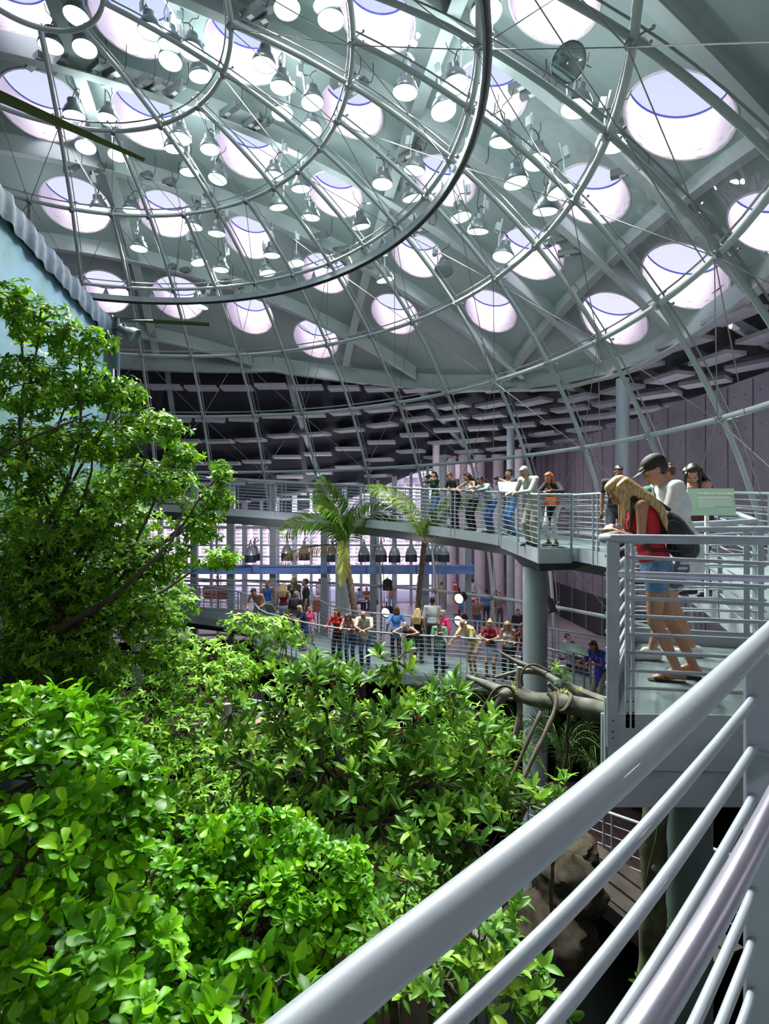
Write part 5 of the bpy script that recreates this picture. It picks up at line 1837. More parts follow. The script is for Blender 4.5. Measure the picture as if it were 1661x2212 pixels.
# ================================================================== PLANTS
NPR = np.random.RandomState(11)
def leafmat(name, c1, c2, c3, tr=.24, rough=.38):
    m = bpy.data.materials.new(name); m.use_nodes = True
    n, l = m.node_tree.nodes, m.node_tree.links
    b = n['Principled BSDF']; b.inputs['Roughness'].default_value = rough; b.inputs['Specular IOR Level'].default_value = .3
    at = n.new('ShaderNodeAttribute'); at.attribute_name = 'tint'
    r = n.new('ShaderNodeValToRGB')
    e = r.color_ramp.elements; e[0].color = (*c1, 1); e[1].color = (*c3, 1); x = e.new(.5); x.color = (*c2, 1)
    l.new(at.outputs['Fac'], r.inputs[0]); l.new(r.outputs[0], b.inputs['Base Color'])
    t = n.new('ShaderNodeBsdfTranslucent')
    hs = n.new('ShaderNodeHueSaturation'); hs.inputs['Value'].default_value = 1.5; hs.inputs['Hue'].default_value = .485
    l.new(r.outputs[0], hs.inputs['Color']); l.new(hs.outputs[0], t.inputs[0])
    mx = n.new('ShaderNodeMixShader'); mx.inputs[0].default_value = tr
    out = n['Material Output']
    l.new(b.outputs[0], mx.inputs[1]); l.new(t.outputs[0], mx.inputs[2]); l.new(mx.outputs[0], out.inputs[0])
    MATS[name] = m
leafmat('leaf_bright', (.035, .16, .004), (.13, .42, .006), (.32, .66, .015))
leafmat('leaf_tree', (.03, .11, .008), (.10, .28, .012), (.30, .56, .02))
leafmat('leaf_mangrove', (.05, .16, .018), (.15, .37, .04), (.36, .54, .04))
leafmat('leaf_mid', (.06, .17, .02), (.17, .39, .035), (.42, .66, .07))
leafmat('leaf_palm', (.03, .12, .015), (.09, .26, .02), (.36, .52, .05), .25)
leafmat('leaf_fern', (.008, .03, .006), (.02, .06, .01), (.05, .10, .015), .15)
leafmat('leaf_dry', (.20, .12, .05), (.30, .18, .07), (.35, .26, .08), .2)
leafmat('leaf_yellow', (.35, .40, .08), (.50, .55, .14), (.62, .66, .25), .25)
leafmat('leaf_rust', (.25, .05, .02), (.35, .08, .02), (.45, .15, .04), .2)

# leaf shapes: (along, half width, lift) sections of a blade of length 1
LEAF = {
 'obovate': [(0, .015, 0), (.25, .07, .015), (.55, .19, .02), (.82, .25, -.02), (.96, .15, -.06), (1, .0, -.08)],
 'lance':   [(0, .015, 0), (.2, .10, .02), (.5, .155, .02), (.8, .10, -.03), (1, .0, -.09)],
 'ovate':   [(0, .015, 0), (.22, .19, .0), (.55, .20, -.03), (.82, .09, -.09), (1, .0, -.17)],
 'small':   [(0, .03, 0), (.45, .20, .0), (1, .0, -.12)],
}
def leaf_tpl(kind):
    s = LEAF[kind]
    V, F = [], []
    for t, w, z in s[:-1]:
        V += [(-w, t, z+w*.28), (0, t, z), (w, t, z+w*.28)]
    V.append((0, 1, s[-1][2]))
    k = len(s)-1
    for i in range(k-1):
        a = i*3
        F += [(a, a+1, a+4, a+3), (a+1, a+2, a+5, a+4)]
    a = (k-1)*3; tip = len(V)-1
    T = [(a, a+1, tip), (a+1, a+2, tip)]
    return np.array(V, float), F, T
def leaves_mesh(name, m, parent, kind, pos, dirs, ups, sizes, tint, width=1.):
    """one mesh holding every blade of one plant's foliage"""
    V0, F4, F3 = leaf_tpl(kind)
    N = len(pos)
    dirs = dirs/np.linalg.norm(dirs, axis=1, keepdims=True)
    sd = np.cross(dirs, ups); sd /= np.linalg.norm(sd, axis=1, keepdims=True)+1e-9
    up = np.cross(sd, dirs)
    curl = NPR.uniform(.3, 2.2, N)
    A = V0[None, :, :]*np.ones((N, 1, 1))
    A[:, :, 2] = A[:, :, 2]*curl[:, None]
    A[:, :, 0] *= width
    W = (A[:, :, 0:1]*sd[:, None, :]+A[:, :, 1:2]*dirs[:, None, :]+A[:, :, 2:3]*up[:, None, :])*sizes[:, None, None]+pos[:, None, :]
    nv = len(V0)
    co = W.reshape(-1, 3)
    loops, starts, tot = [], [], []
    base = (np.arange(N)*nv)
    q = np.array(F4); t = np.array(F3)
    lq = (base[:, None, None]+q[None]).reshape(N, -1)
    lt = (base[:, None, None]+t[None]).reshape(N, -1)
    L = np.concatenate([lq, lt], 1).reshape(-1)
    per = np.concatenate([np.full(len(q), 4), np.full(len(t), 3)])
    tot = np.tile(per, N)
    starts = np.concatenate([[0], np.cumsum(tot)[:-1]])
    me = bpy.data.meshes.new(name)
    me.vertices.add(len(co)); me.vertices.foreach_set('co', co.astype(np.float32).ravel())
    me.loops.add(len(L)); me.loops.foreach_set('vertex_index', L.astype(np.int32))
    me.polygons.add(len(tot)); me.polygons.foreach_set('loop_start', starts.astype(np.int32)); me.polygons.foreach_set('loop_total', tot.astype(np.int32))
    me.polygons.foreach_set('use_smooth', np.ones(len(tot), bool))
    at = me.attributes.new('tint', 'FLOAT', 'POINT')
    at.data.foreach_set('value', np.repeat(tint, nv).astype(np.float32))
    me.update(calc_edges=True)
    me.materials.append(MATS[m])
    o = bpy.data.objects.new(name, me); COL.objects.link(o)
    if parent is not None:
        o.parent = parent
        o.matrix_parent_inverse = Matrix.LocRotScale(parent.location, parent.rotation_euler, None).inverted()
    return o
def unit(n):
    v = NPR.normal(size=(n, 3)); return v/np.linalg.norm(v, axis=1, keepdims=True)
def rosettes(blobs, leaf, k, nper, spread=(50, 85), updir=.7, flat=0., hole=.0):
    """blobs: (px, py, dist, rx_px, ry_px[, depth radius m]) -> tips and axes, then single leaves"""
    tips, axes = [], []
    for b in blobs:
        px, py, d, rx, ry = b[:5]
        c = np.array(P(px, py, d)); rxm, rzm = rx*d/F0, ry*d/F0
        rym = b[5] if len(b) > 5 else .5*(rxm+rzm)*.8
        lp = leaf*F0/d
        n = max(3, int(k*PI*rx*ry/(lp*lp)))
        u = unit(n)
        rr = NPR.uniform(.35, 1., n)**.45
        rr *= 1+.22*np.sin(u[:, 0]*5+px)*np.sin(u[:, 2]*6+py)+NPR.uniform(-.06, .10, n)
        p = c+u*rr[:, None]*np.array([rxm, rym, rzm])
        nm = u/np.array([rxm, rym, rzm]); nm /= np.linalg.norm(nm, axis=1, keepdims=True)
        ax = nm*(1-updir)+np.array([0, -.12, 1.])*updir+NPR.normal(size=(n, 3))*.28
        tips.append(p); axes.append(ax/np.linalg.norm(ax, axis=1, keepdims=True))
    tips, axes = np.concatenate(tips), np.concatenate(axes)
    n = len(tips)
    M = nper
    ax = np.repeat(axes, M, 0)
    ref = np.cross(ax, np.array([.3, .9, .1])); ref /= np.linalg.norm(ref, axis=1, keepdims=True)
    bn = np.cross(ax, ref)
    ph = np.tile(np.arange(M)*2.399, n)+np.repeat(NPR.uniform(0, 6.28, n), M)
    sp_ = np.radians(NPR.uniform(spread[0], spread[1], n*M))
    rad = ref*np.cos(ph)[:, None]+bn*np.sin(ph)[:, None]
    dr = ax*np.cos(sp_)[:, None]+rad*np.sin(sp_)[:, None]
    sz = leaf*NPR.uniform(.6, 1.15, n*M)
    pos = np.repeat(tips, M, 0)-ax*(NPR.uniform(0, .5, n*M)*leaf)[:, None]
    tint = np.clip(np.repeat(NPR.uniform(.1, .8, n), M)+NPR.normal(size=n*M)*.16, 0, 1)
    return tips, axes, pos, dr, ax, sz, tint
def wiggle(a, b, n=7, amp=.06, sag=0.):
    a, b = Vector(a), Vector(b)
    L = (b-a).length
    out = []
    o1, o2 = rnd.uniform(0, 6), rnd.uniform(0, 6)
    for i in range(n+1):
        t = i/n
        e = math.sin(PI*t)
        out.append(a.lerp(b, t)+Vector((math.sin(o1+t*5), math.cos(o2+t*4), math.sin(o2+t*6)*.6))*(amp*L*e)-Vector((0, 0, sag*L*e)))
    return out
def shrub(name, label, cat, base, blobs, leaf, k, nper, mleaf, kind, mbark='bark', trunk_r=.05, group=None, spread=(50, 85), updir=.7, twigs=.5, width=1., fork=None, leafname='foliage'):
    base = Vector(base)
    t = thing(name, label, cat, base, group=group)
    tips, axes, pos, dr, ax, sz, tint = rosettes(blobs, leaf, k, nper, spread, updir)
    leaves_mesh(leafname, mleaf, t, kind, pos, dr, ax, sz, tint, width)
    mb = MB()
    fork = Vector(fork) if fork else base.lerp(P(*blobs[0][:3]), .45)
    tr_ = wiggle(base, fork, 8, .05)
    mb.tube(tr_, [trunk_r*(1-.4*i/8) for i in range(9)], 9)
    mb.build('trunk', mbark, t)
    mb = MB()
    off = 0
    for b in blobs:
        c = P(*b[:3])
        L = (c-fork).length
        w = wiggle(fork, c, 7, .08)
        mb.tube(w, [max(trunk_r*.38*(1-.75*i/7), .005) for i in range(8)], 7)
        cand = [i for i in range(len(tips)) if False]
    # twigs: join a share of the tips to the nearest blob centre
    cs = np.array([P(*b[:3]) for b in blobs])
    sel = NPR.choice(len(tips), int(min(len(tips)*twigs, 420)), replace=False)
    for i in sel:
        d = np.linalg.norm(cs-tips[i], axis=1); c = Vector(cs[d.argmin()])
        tip = Vector(tips[i]); st = c.lerp(tip, rnd.uniform(.0, .35))
        w = wiggle(st, tip-Vector(axes[i])*leaf*.2, 4, .10, .05)
        r0 = min(.010, leaf*.07)
        mb.tube(w, [r0*1.3, r0*1.1, r0*.9, r0*.7, r0*.5], 5, caps=False)
    mb.build('branches', mbark, t)
    return t, tips

# bottom-left shrub with broad spoon-shaped leaves
shrub('broadleaf_shrub', 'bright green shrub with broad spoon-shaped leaves filling the lower left corner', 'shrub', (-1.5, 3.2, -8.0),
      [(50,1560,3.0,130,75),(180,1560,3.15,90,70),(100,1680,2.8,180,110),(270,1690,3.1,80,90),(50,1850,2.5,130,120),(210,1830,2.9,130,100),(300,1770,3.1,60,70),(90,2050,2.35,170,130),(270,2060,2.7,120,120),(180,2190,2.3,200,80)],
      .102, 3.5, 7, 'leaf_bright', 'obovate', 'bark', .05, spread=(45, 88), twigs=.25)
shrub('broadleaf_shrub', 'dense bright green shrub with small spoon-shaped leaves at bottom centre', 'shrub', (-.7, 3.9, -8.0),
      [(560,1820,3.7,120,75),(470,1840,3.55,90,80),(680,1900,3.6,120,85),(760,1980,3.6,80,80),(560,2000,3.3,160,110),(390,1960,3.3,110,120),(690,2090,3.3,120,100),(450,2150,3.0,150,80)],
      .085, 3.2, 7, 'leaf_bright', 'obovate', 'bark', .045, spread=(45, 88), twigs=.25)
# central mangrove
mangrove, _ = shrub('mangrove_shrub', 'large olive-green mangrove shrub with long pointed leaves on bare forking branches at centre', 'shrub', (.2, 5.6, -8.2),
      [(600,1560,5.6,110,80),(760,1540,5.4,150,95),(900,1570,5.3,130,80),(700,1660,5.0,190,90),(930,1680,5.0,160,90),(1050,1650,5.3,80,100),(820,1780,4.7,200,90),(1020,1800,4.7,120,80),(540,1650,5.5,90,80),(855,1430,5.5,50,40),(690,1460,5.5,90,55),(970,1500,5.3,50,35),(1195,1690,4.9,45,30),(1140,1740,4.9,50,45),(590,1760,4.9,90,60)],
      .155, 2.1, 6, 'leaf_mangrove', 'lance', 'bark_green', .07, spread=(22, 75), twigs=.9, width=1.15, fork=P(790, 1740, 5.2))
shrub('mangrove_seedling', 'single tall mangrove sprig with upright paddle leaves standing against the lower walkway', 'shrub', (-.7, 5.5, -8.2),
      [(500,1540,5.4,60,55),(470,1500,5.4,30,30),(560,1470,5.4,40,40)], .15, 1.3, 5, 'leaf_mangrove', 'lance', 'bark_green', .02, spread=(15, 60), twigs=1., width=1.4, fork=P(520, 1640, 5.4))
shrub('leafy_shrub', 'dark green shrub with long pointed leaves under the foreground rail', 'shrub', (.6, 3.3, -8.0),
      [(960,2120,2.9,110,80),(1040,2050,3.1,90,70),(1110,2110,3.0,80,70),(1180,2190,2.9,60,35),(880,1900,3.8,70,60),(830,2030,3.3,60,60),(1110,1990,3.3,50,50)],
      .11, 2.2, 6, 'leaf_mangrove', 'lance', 'bark_green', .035, spread=(25, 80), twigs=.7, width=1.25)
shrub('leafy_shrub', 'close shrub with large upright glossy leaves at the bottom edge left of the rail', 'shrub', (-.35, 2.3, -7.8),
      [(590,2130,2.1,70,70),(520,2180,2.0,80,50),(660,2170,2.1,40,40),(460,2190,2.0,60,40)], .13, 1.6, 6, 'leaf_bright', 'lance', 'bark_green', .02, spread=(15, 65), twigs=1., width=1.35)
# big tree at left
shrub('ficus_tree', 'tall leafy tree standing before the painted backdrop at left', 'tree', (-4.4, 7.3, -8.5),
      [(15,640,6.6,55,42),(90,700,6.6,80,50),(170,740,6.8,80,45),(50,830,6.4,90,70),(160,830,6.9,100,55),(250,850,7.1,70,40),(330,920,7.2,75,40),(200,950,6.9,120,55),(60,980,6.5,110,80),(390,985,7.4,45,35),(480,1020,7.7,28,30),(470,1075,7.6,38,30),(310,1040,7.3,130,50),(430,1130,7.6,55,45),(120,1110,6.9,150,80),(60,1240,6.8,110,110),(200,1230,7.1,150,80),(340,1200,7.4,90,50),(120,1390,7.1,140,75),(300,1330,7.5,100,50),(340,1420,7.6,60,30),(478,1205,8.0,48,28),(50,1420,7.8,120,90),(180,1440,7.9,110,70),(100,1300,8.2,160,100),(20,1100,8.0,90,90),(130,1480,8.0,130,40),(230,1120,7.8,120,70),(300,1260,8.2,110,60)],
      .095, 3.6, 5, 'leaf_tree', 'ovate', 'bark', .10, spread=(60, 110), updir=.45, twigs=.16, fork=P(100, 1385, 7.1))
tp_, ax_, po_, dr_, au_, sz_, ti_ = rosettes([(700,1500,5.4,80,50),(880,1580,5.2,60,50),(840,1700,4.9,80,50),(720,1640,5.0,60,40)], .06, .14, 5, (10, 60), .6)
leaves_mesh('young_leaves', 'leaf_rust', mangrove, 'lance', po_, dr_, au_, sz_, ti_)
# limbs of that tree seen against the foliage
tl = thing('fallen_limb', 'dark bare limb rising to the right through the left tree', 'branch', P(90, 1400, 7.0))
mb = MB()
mb.tube([P(60, 1440, 7), P(110, 1370, 6.85), P(185, 1325, 6.7), (P(240, 1293, 6.6)), P(300, 1240, 6.6), P(340, 1200, 6.7), P(372, 1168, 6.8), P(390, 1120, 6.9), P(415, 1070, 7.1)], [.05, .045, .036, .03, .026, .021, .017, .011, .006], 9)
mb.tube([P(0, 980, 6.0), P(60, 950, 6.0), P(130, 920, 6.1), P(200, 893, 6.2)], [.016, .014, .011, .007], 7)
mb.build('limb', 'bark', tl)
tl['label'] = 'dark bare limbs slanting up to the right through the left tree'
# trees in the middle distance
shrub('young_tree', 'light green young tree with drooping pointed leaves before the lower walkway', 'tree', (-3.0, 10.2, -8.6),
      [(560,1350,10.2,85,32),(610,1375,10.2,55,32),(560,1420,10.2,80,32),(450,1420,9.8,80,45)], .115, 2.1, 5, 'leaf_mid', 'ovate', 'bark', .05, spread=(60, 115), updir=.4, twigs=.5, fork=P(480, 1480, 10))
shrub('young_tree', 'fine-leaved pale green tree between the left tree and the lower walkway', 'tree', (-3.7, 9.4, -8.6),
      [(380,1305,9.2,55,35),(360,1390,9.2,70,50),(430,1480,9.2,110,50),(330,1500,9,80,60),(500,1450,9.5,60,40)], .10, 2.1, 5, 'leaf_mid', 'ovate', 'bark', .04, spread=(60, 110), updir=.4, twigs=.5, fork=P(322, 1420, 9.2))
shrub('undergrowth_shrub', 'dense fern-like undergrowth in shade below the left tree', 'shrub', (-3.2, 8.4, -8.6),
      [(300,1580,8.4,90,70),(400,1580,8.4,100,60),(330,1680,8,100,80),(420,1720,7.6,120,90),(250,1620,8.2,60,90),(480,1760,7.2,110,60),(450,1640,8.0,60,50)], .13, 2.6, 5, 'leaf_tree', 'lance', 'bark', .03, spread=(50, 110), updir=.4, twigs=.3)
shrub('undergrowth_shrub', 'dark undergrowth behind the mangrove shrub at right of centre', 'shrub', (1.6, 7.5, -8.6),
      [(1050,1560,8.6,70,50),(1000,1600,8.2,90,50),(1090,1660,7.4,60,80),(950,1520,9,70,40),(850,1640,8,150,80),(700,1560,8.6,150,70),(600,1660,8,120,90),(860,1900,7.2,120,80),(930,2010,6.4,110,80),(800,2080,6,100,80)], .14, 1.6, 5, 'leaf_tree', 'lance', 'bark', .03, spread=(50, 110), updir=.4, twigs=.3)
shrub('climbing_plant', 'small bright climbing plant on the mossy trunk beside the green column', 'plant', P(1405, 2140, 4.4),
      [(1425,1985,4.4,20,30),(1410,2080,4.4,22,25),(1398,2140,4.3,18,25),(1418,1670,4.4,8,12)], .09, 1.5, 5, 'leaf_bright', 'lance', 'bark_green', .01, spread=(30, 90), twigs=1.)

# ---- palms
def frond(parent, pts, L=.42, n=46, ml='leaf_palm', droop=.35, r=.016, hang=0., name='frond', tintb=.45, w=.019):
    pts = smooth_path(pts, 2)
    pts = resample(pts, sum((b-a).length for a, b in zip(pts[:-1], pts[1:]))/(n*1.5))
    m = len(pts)
    mb = MB(); mb.tube(pts, [r*(1-.85*i/(m-1)) for i in range(m)], 6)
    st = mb.build(name, 'palm_stem', parent)
    pos, dr, up, sz, ti = [], [], [], [], []
    for i in range(2, m):
        t = i/(m-1)
        a, b = pts[i-1], pts[min(i+1, m-1)]
        d = (b-a).normalized()
        sd = d.cross(Vector((0, 0, 1)))
        if sd.length < .2: sd = d.cross(Vector((0, 1, 0)))
        sd.normalize(); u = sd.cross(d)
        ll = L*(.35+.65*math.sin(PI*min(1, t*.88+.12))**.7)
        if t > .9: ll *= .8
        for s in (-1, 1):
            v = (sd*s*.45+d*(.5+.35*t)+u*(s*.72)+Vector((0, 0, -hang-.12))).normalized()
            v += Vector((rnd.uniform(-.08, .08), rnd.uniform(-.08, .08), rnd.uniform(-.08, .08)))
            pos.append(pts[i]); dr.append(v); up.append(u+Vector((.01, .02, .03))); sz.append(ll*rnd.uniform(.85, 1.1)); ti.append(min(max(tintb+rnd.uniform(-.2, .2)+.25*t, 0), 1))
    leaves_mesh('leaflets', ml, st, 'lance', np.array(pos), np.array(dr), np.array(up), np.array(sz), np.array(ti), w/.155/.42*1.0)
    return st
mat('palm_stem', (.22, .28, .09), .5, 0, .1, 10)
def palm_trunk(t, pts, r0, r1):
    pts = resample(smooth_path(pts, 2), .12)
    mb = MB()
    m = len(pts)
    mb.tube(pts, [(r0+(r1-r0)*i/(m-1))*(1+.09*((i % 2)*2-1)) for i in range(m)], 12)
    mb.build('trunk', 'palm_trunk', t)
D1 = 18.9
p1 = thing('palm_tree', 'left palm with a drooping yellow frond and one dry brown frond', 'palm', P(775, 1420, D1)-Vector((0, 0, 2.8)))
palm_trunk(p1, [P(790, 1600, D1), P(772, 1380, D1), P(765, 1310, D1), P(752, 1240, D1), P(745, 1178, D1)], .15, .11)
c = (745, 1172)
def PF(lst, D): return [P(x, y, D+dz) for x, y, dz in lst]
frond(p1, PF([(745,1175,0),(705,1125,-.2),(650,1128,-.4),(604,1158,-.5)], D1), .62, 40)
frond(p1, PF([(745,1175,0),(735,1110,.1),(705,1065,.1),(690,1038,0)], D1), .75, 44)
frond(p1, PF([(745,1175,0),(735,1120,-.6),(700,1090,-1.0),(672,1088,-1.4)], D1), .6, 34)
frond(p1, PF([(745,1175,0),(775,1125,-.3),(820,1100,-.5),(866,1125,-.6)], D1), .62, 40)
frond(p1, PF([(745,1175,0),(765,1110,.4),(790,1085,.6),(800,1080,.7)], D1), .5, 26)
frond(p1, PF([(745,1175,0),(725,1135,.5),(690,1120,.8),(650,1140,1.0)], D1), .5, 30)
frond(p1, PF([(745,1178,0),(700,1178,-.4),(640,1188,-.8),(603,1222,-1.0)], D1), .40, 36, 'leaf_dry', .9, hang=.6)
frond(p1, PF([(745,1172,0),(744,1185,-.6),(742,1215,-.8),(738,1262,-.8)], D1), .50, 34, 'leaf_yellow', .2, hang=.25, w=.019)
D2 = 17.0
p2 = thing('palm_tree', 'right palm with a thin curved trunk and two arching fronds before the upper walkway', 'palm', P(903, 1420, 17.9)-Vector((0, 0, 2.8)))
palm_trunk(p2, [P(908, 1700, 18.1), P(903, 1420, 18.0), P(903, 1300, 17.9), P(909, 1240, 17.6), P(917, 1170, D2)], .13, .085)
frond(p2, PF([(917,1165,0),(895,1110,-.1),(858,1070,-.2),(793,1052,-.3)], D2), .46, 44, tintb=.7)
frond(p2, PF([(917,1165,0),(945,1115,0),(985,1078,0),(1040,1098,-.1)], D2), .46, 44, tintb=.55)
frond(p2, PF([(917,1165,0),(925,1110,.1),(935,1070,.1),(954,1035,.2)], D2), .10, 30, 'leaf_yellow', tintb=.5, r=.02)
for dx, dz in ((-28, -35), (22, -38), (-18, -20), (30, -12), (10, -45)):
    frond(p2, PF([(917,1160,0),(917+dx*.6, 1160+dz*.8, -.1),(917+dx, 1160+dz+8, -.2)], D2), .22, 14, 'leaf_dry' if dx > 15 else 'leaf_palm', tintb=.5)
# small palms and ferns in the pit
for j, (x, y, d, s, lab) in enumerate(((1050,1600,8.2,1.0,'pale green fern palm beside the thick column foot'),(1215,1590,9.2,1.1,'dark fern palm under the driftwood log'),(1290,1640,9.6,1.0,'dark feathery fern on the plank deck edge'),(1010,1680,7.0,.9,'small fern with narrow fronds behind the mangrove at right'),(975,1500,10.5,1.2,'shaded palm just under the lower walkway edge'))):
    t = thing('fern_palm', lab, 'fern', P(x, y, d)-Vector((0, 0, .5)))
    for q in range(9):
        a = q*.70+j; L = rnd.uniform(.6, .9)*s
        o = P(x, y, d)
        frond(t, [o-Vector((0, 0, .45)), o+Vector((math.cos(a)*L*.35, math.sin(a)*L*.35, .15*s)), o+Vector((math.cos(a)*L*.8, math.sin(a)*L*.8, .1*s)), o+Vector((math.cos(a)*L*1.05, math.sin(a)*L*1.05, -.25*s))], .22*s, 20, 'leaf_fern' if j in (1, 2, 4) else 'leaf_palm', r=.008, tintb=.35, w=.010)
# ================================================================== DRIFTWOOD, VINES, ROCKS
def W2(lst, z0=0):
    return [P(820+x/3.194, 1200+y/3.194, d) for x, y, d in lst]
def rough_tube(mb, pts, rs, n=14, amp=.12, seed=0):
    pts2 = resample(smooth_path(pts, 2), .07)
    L = len(pts2)
    rr = np.interp(np.linspace(0, 1, L), np.linspace(0, 1, len(rs)), rs)
    k = len(mb.v)
    mb.tube(pts2, list(rr), n)
    for i in range(L):
        for q in range(n):
            v = Vector(mb.v[k+i*n+q]); c = pts2[i]
            f = 1+amp*mnoise.noise(Vector((v.x*5+seed, v.y*5, v.z*5)))*2+amp*.8*mnoise.noise(Vector((q*1.7, i*.12, seed)))
            mb.v[k+i*n+q] = tuple(c+(v-c)*f)
log = thing('driftwood_log', 'large weathered grey driftwood branch reaching left from the near platform past the thick column', 'log', P(1299, 1535, 6.6))
mb = MB()
rough_tube(mb, W2([(1900,1180,6.2),(1700,1130,6.3),(1530,1080,6.5),(1350,1040,6.7),(1200,1010,6.9),(1000,975,7.2),(900,950,7.4),(780,915,7.6),(690,870,7.8),(605,838,8.0)]), [.13, .13, .125, .115, .105, .10, .088, .07, .05, .035], 18, .16)
mb.build('main_limb', 'drift_wood', log)
mb = MB()
rough_tube(mb, W2([(1900,1150,6.6),(1560,1030,6.8),(1340,940,7.0),(1240,880,7.2),(1150,825,7.4),(1090,795,7.5),(1000,795,7.5),(900,812,7.5),(795,842,7.5)]), [.11, .10, .095, .085, .065, .05, .04, .033, .018], 14, .16, 3)
rough_tube(mb, W2([(1150,820,7.4),(1060,775,7.5),(980,752,7.6),(890,705,7.7),(822,660,7.8)]), [.05, .042, .036, .028, .012], 12, .16, 5)
rough_tube(mb, W2([(930,935,7.3),(860,950,7.2),(820,1010,7.15),(785,1090,7.1)]), [.07, .065, .055, .025], 12, .16, 7)
rough_tube(mb, W2([(1290,980,6.9),(1215,940,6.9),(1165,880,6.9)]), [.05, .04, .022], 10, .14, 9)
mb.build('side_limb', 'drift_wood', log)
def vine(lab, lst, r, m='vine_brown', d0=7.0, name='liana'):
    mb = MB()
    pts = [P(820+x/3.194, 1200+y/3.194, d) for x, y, d in lst]
    pts = resample(smooth_path(pts, 3), .05)
    k = len(pts)
    mb.tube(pts, [r*(1+.12*math.sin(i*.9)) for i in range(k)], 8)
    return tag(mb.build(name, m), lab, 'vine')
vine('thick brown liana looped over the driftwood tip and dropping down left', [(655,1135,7.2),(700,1080,7.2),(745,1010,7.2),(790,930,7.2),(850,895,7.15),(905,905,7.1),(935,960,7.1),(930,1000,7.1),(880,985,7.15),(820,960,7.2),(780,1000,7.2)], .022)
vine('brown liana coiled once round the middle of the driftwood log', [(1160,950,6.6),(1195,980,6.55),(1210,1060,6.5),(1250,1085,6.5),(1300,1040,6.55),(1330,975,6.6),(1300,940,6.8),(1260,950,6.9)], .022)
vine('long brown liana hanging from the log and slanting down to the left', [(1210,945,6.6),(1222,1000,6.5),(1205,1080,6.4),(1170,1160,6.3),(1130,1250,6.2),(1080,1350,6.1),(1020,1480,6.0),(960,1600,5.9)], .024)
vine('thinner dark liana parallel to the long one before the thick column', [(1110,1080,6.8),(1090,1130,6.7),(1030,1260,6.6),(970,1400,6.5),(900,1560,6.4),(860,1660,6.3)], .022, 'bark')
vine('straight pale rope of root beside the thick column', [(965,770,7.3),(960,900,7.3),(968,1040,7.3),(960,1150,7.2),(930,1270,7.2)], .038, 'pale_root')
vine('thin brown vine looping up past the column', [(985,900,7.2),(975,830,7.2),(1000,770,7.2),(1060,745,7.2),(1130,780,7.2),(1180,800,7.2)], .016)
vine('twisted vine hanging right of the thick column below the log', [(1305,1090,6.9),(1300,1180,6.9),(1285,1230,6.9),(1300,1300,6.9),(1290,1400,6.9),(1260,1500,6.9)], .02)
vine('single pale vine hanging straight down over the rock', [(1215,1960,4.6),(1210,2050,4.6),(1190,2140,4.6),(1195,2230,4.6),(1180,2330,4.6),(1190,2520,4.6),(1200,2620,4.6)], .016)
# moss, dangling moss and bromeliads on the log
def tuft(lab, x, y, d, rx, ry, leaf, ml, kind='lance', k=2.5, n=6, name='moss_clump', cat='moss', w=.6, spread=(10, 80), kindtag='stuff'):
    tips, axes, pos, dr, ax, sz, ti = rosettes([(820+x/3.194, 1200+y/3.194, d, rx, ry)], leaf, k, n, spread, .6)
    o = leaves_mesh(name, ml, None, kind, pos, dr, ax, sz, ti, w)
    tag(o, lab, cat)
    return o
tuft('green mossy bromeliad clump on top of the driftwood where it forks', 1185, 775, 7.2, 14, 8, .12, 'leaf_mid', name='bromeliad', cat='bromeliad')
tuft('small dark green bromeliad on the driftwood right of the mossy clump', 1262, 820, 7.1, 12, 9, .13, 'leaf_palm', name='bromeliad', cat='bromeliad', w=1.2)
tuft('yellow-green moss on the looped liana knot of the driftwood', 925, 925, 7.1, 6, 12, .05, 'leaf_yellow')
tuft('yellow-green moss at the middle of the driftwood log', 1265, 945, 6.8, 10, 6, .05, 'leaf_yellow')
tuft('small moss tuft at the right end of the upper driftwood limb', 1370, 915, 6.9, 10, 4, .05, 'leaf_yellow')
tuft('brown dangling moss strands under the driftwood log', 1430, 1190, 6.6, 6, 22, .09, 'leaf_dry', w=.3, spread=(90, 170))
# mossy trunk beside the light green column
mt = thing('mossy_trunk', 'dark mossy tree trunk with grey fungus beside the light green column', 'trunk', P(1412, 2200, 4.3))
mb = MB(); rough_tube(mb, [P(1385, 2600, 4.4), P(1395, 2200, 4.4), P(1412, 2000, 4.4), P(1412, 1850, 4.4), P(1414, 1740, 4.45), P(1416, 1640, 4.5)], [.10, .095, .09, .09, .09, .09], 16, .14, 2); mb.build('trunk', 'bark_green', mt)
mb = MB()
for x, y, s in ((1428,1700,.05),(1418,1875,.04),(1432,1890,.06),(1425,1920,.055),(1424,1712,.045)):
    mb.ell(P(x, y, 4.33), (s, s*.5, s*.8), None, 12, 8)
mb.build('bracket_fungus', 'fungus', mt)
# rocks
def rock(lab, c, r, seed, m='rock', name='boulder'):
    mb = MB(); mb.ell((0, 0, 0), (1, 1, 1), None, 48, 30)
    for i, v in enumerate(mb.v):
        v = Vector(v)
        f = 1+.22*mnoise.noise(v*1.6+Vector((seed, 0, 0)))+.10*mnoise.noise(v*4+Vector((0, seed, 0)))+.04*mnoise.noise(v*10)
        mb.v[i] = (v.x*f*r[0], v.y*f*r[1], v.z*f*r[2])
    o = mb.build(name, m, None, local=True, loc=c)
    return tag(o, lab, 'rock')
rock('big brown rounded boulder in the dark pit under the foreground rails', P(1225, 1915, 6.6), (.40, .4, .34), 1)
rock('brown rock bank behind the boulder below the plank path', P(1215, 1830, 8.6), (.5, .5, .28), 4)
rock('dark rock beneath the big boulder at the water', P(1180, 2010, 6.4), (.5, .5, .35), 8)
rock('reddish rock between the shrubs left of centre', P(560, 1625, 8.6), (.6, .5, .55), 12, 'red_rock')
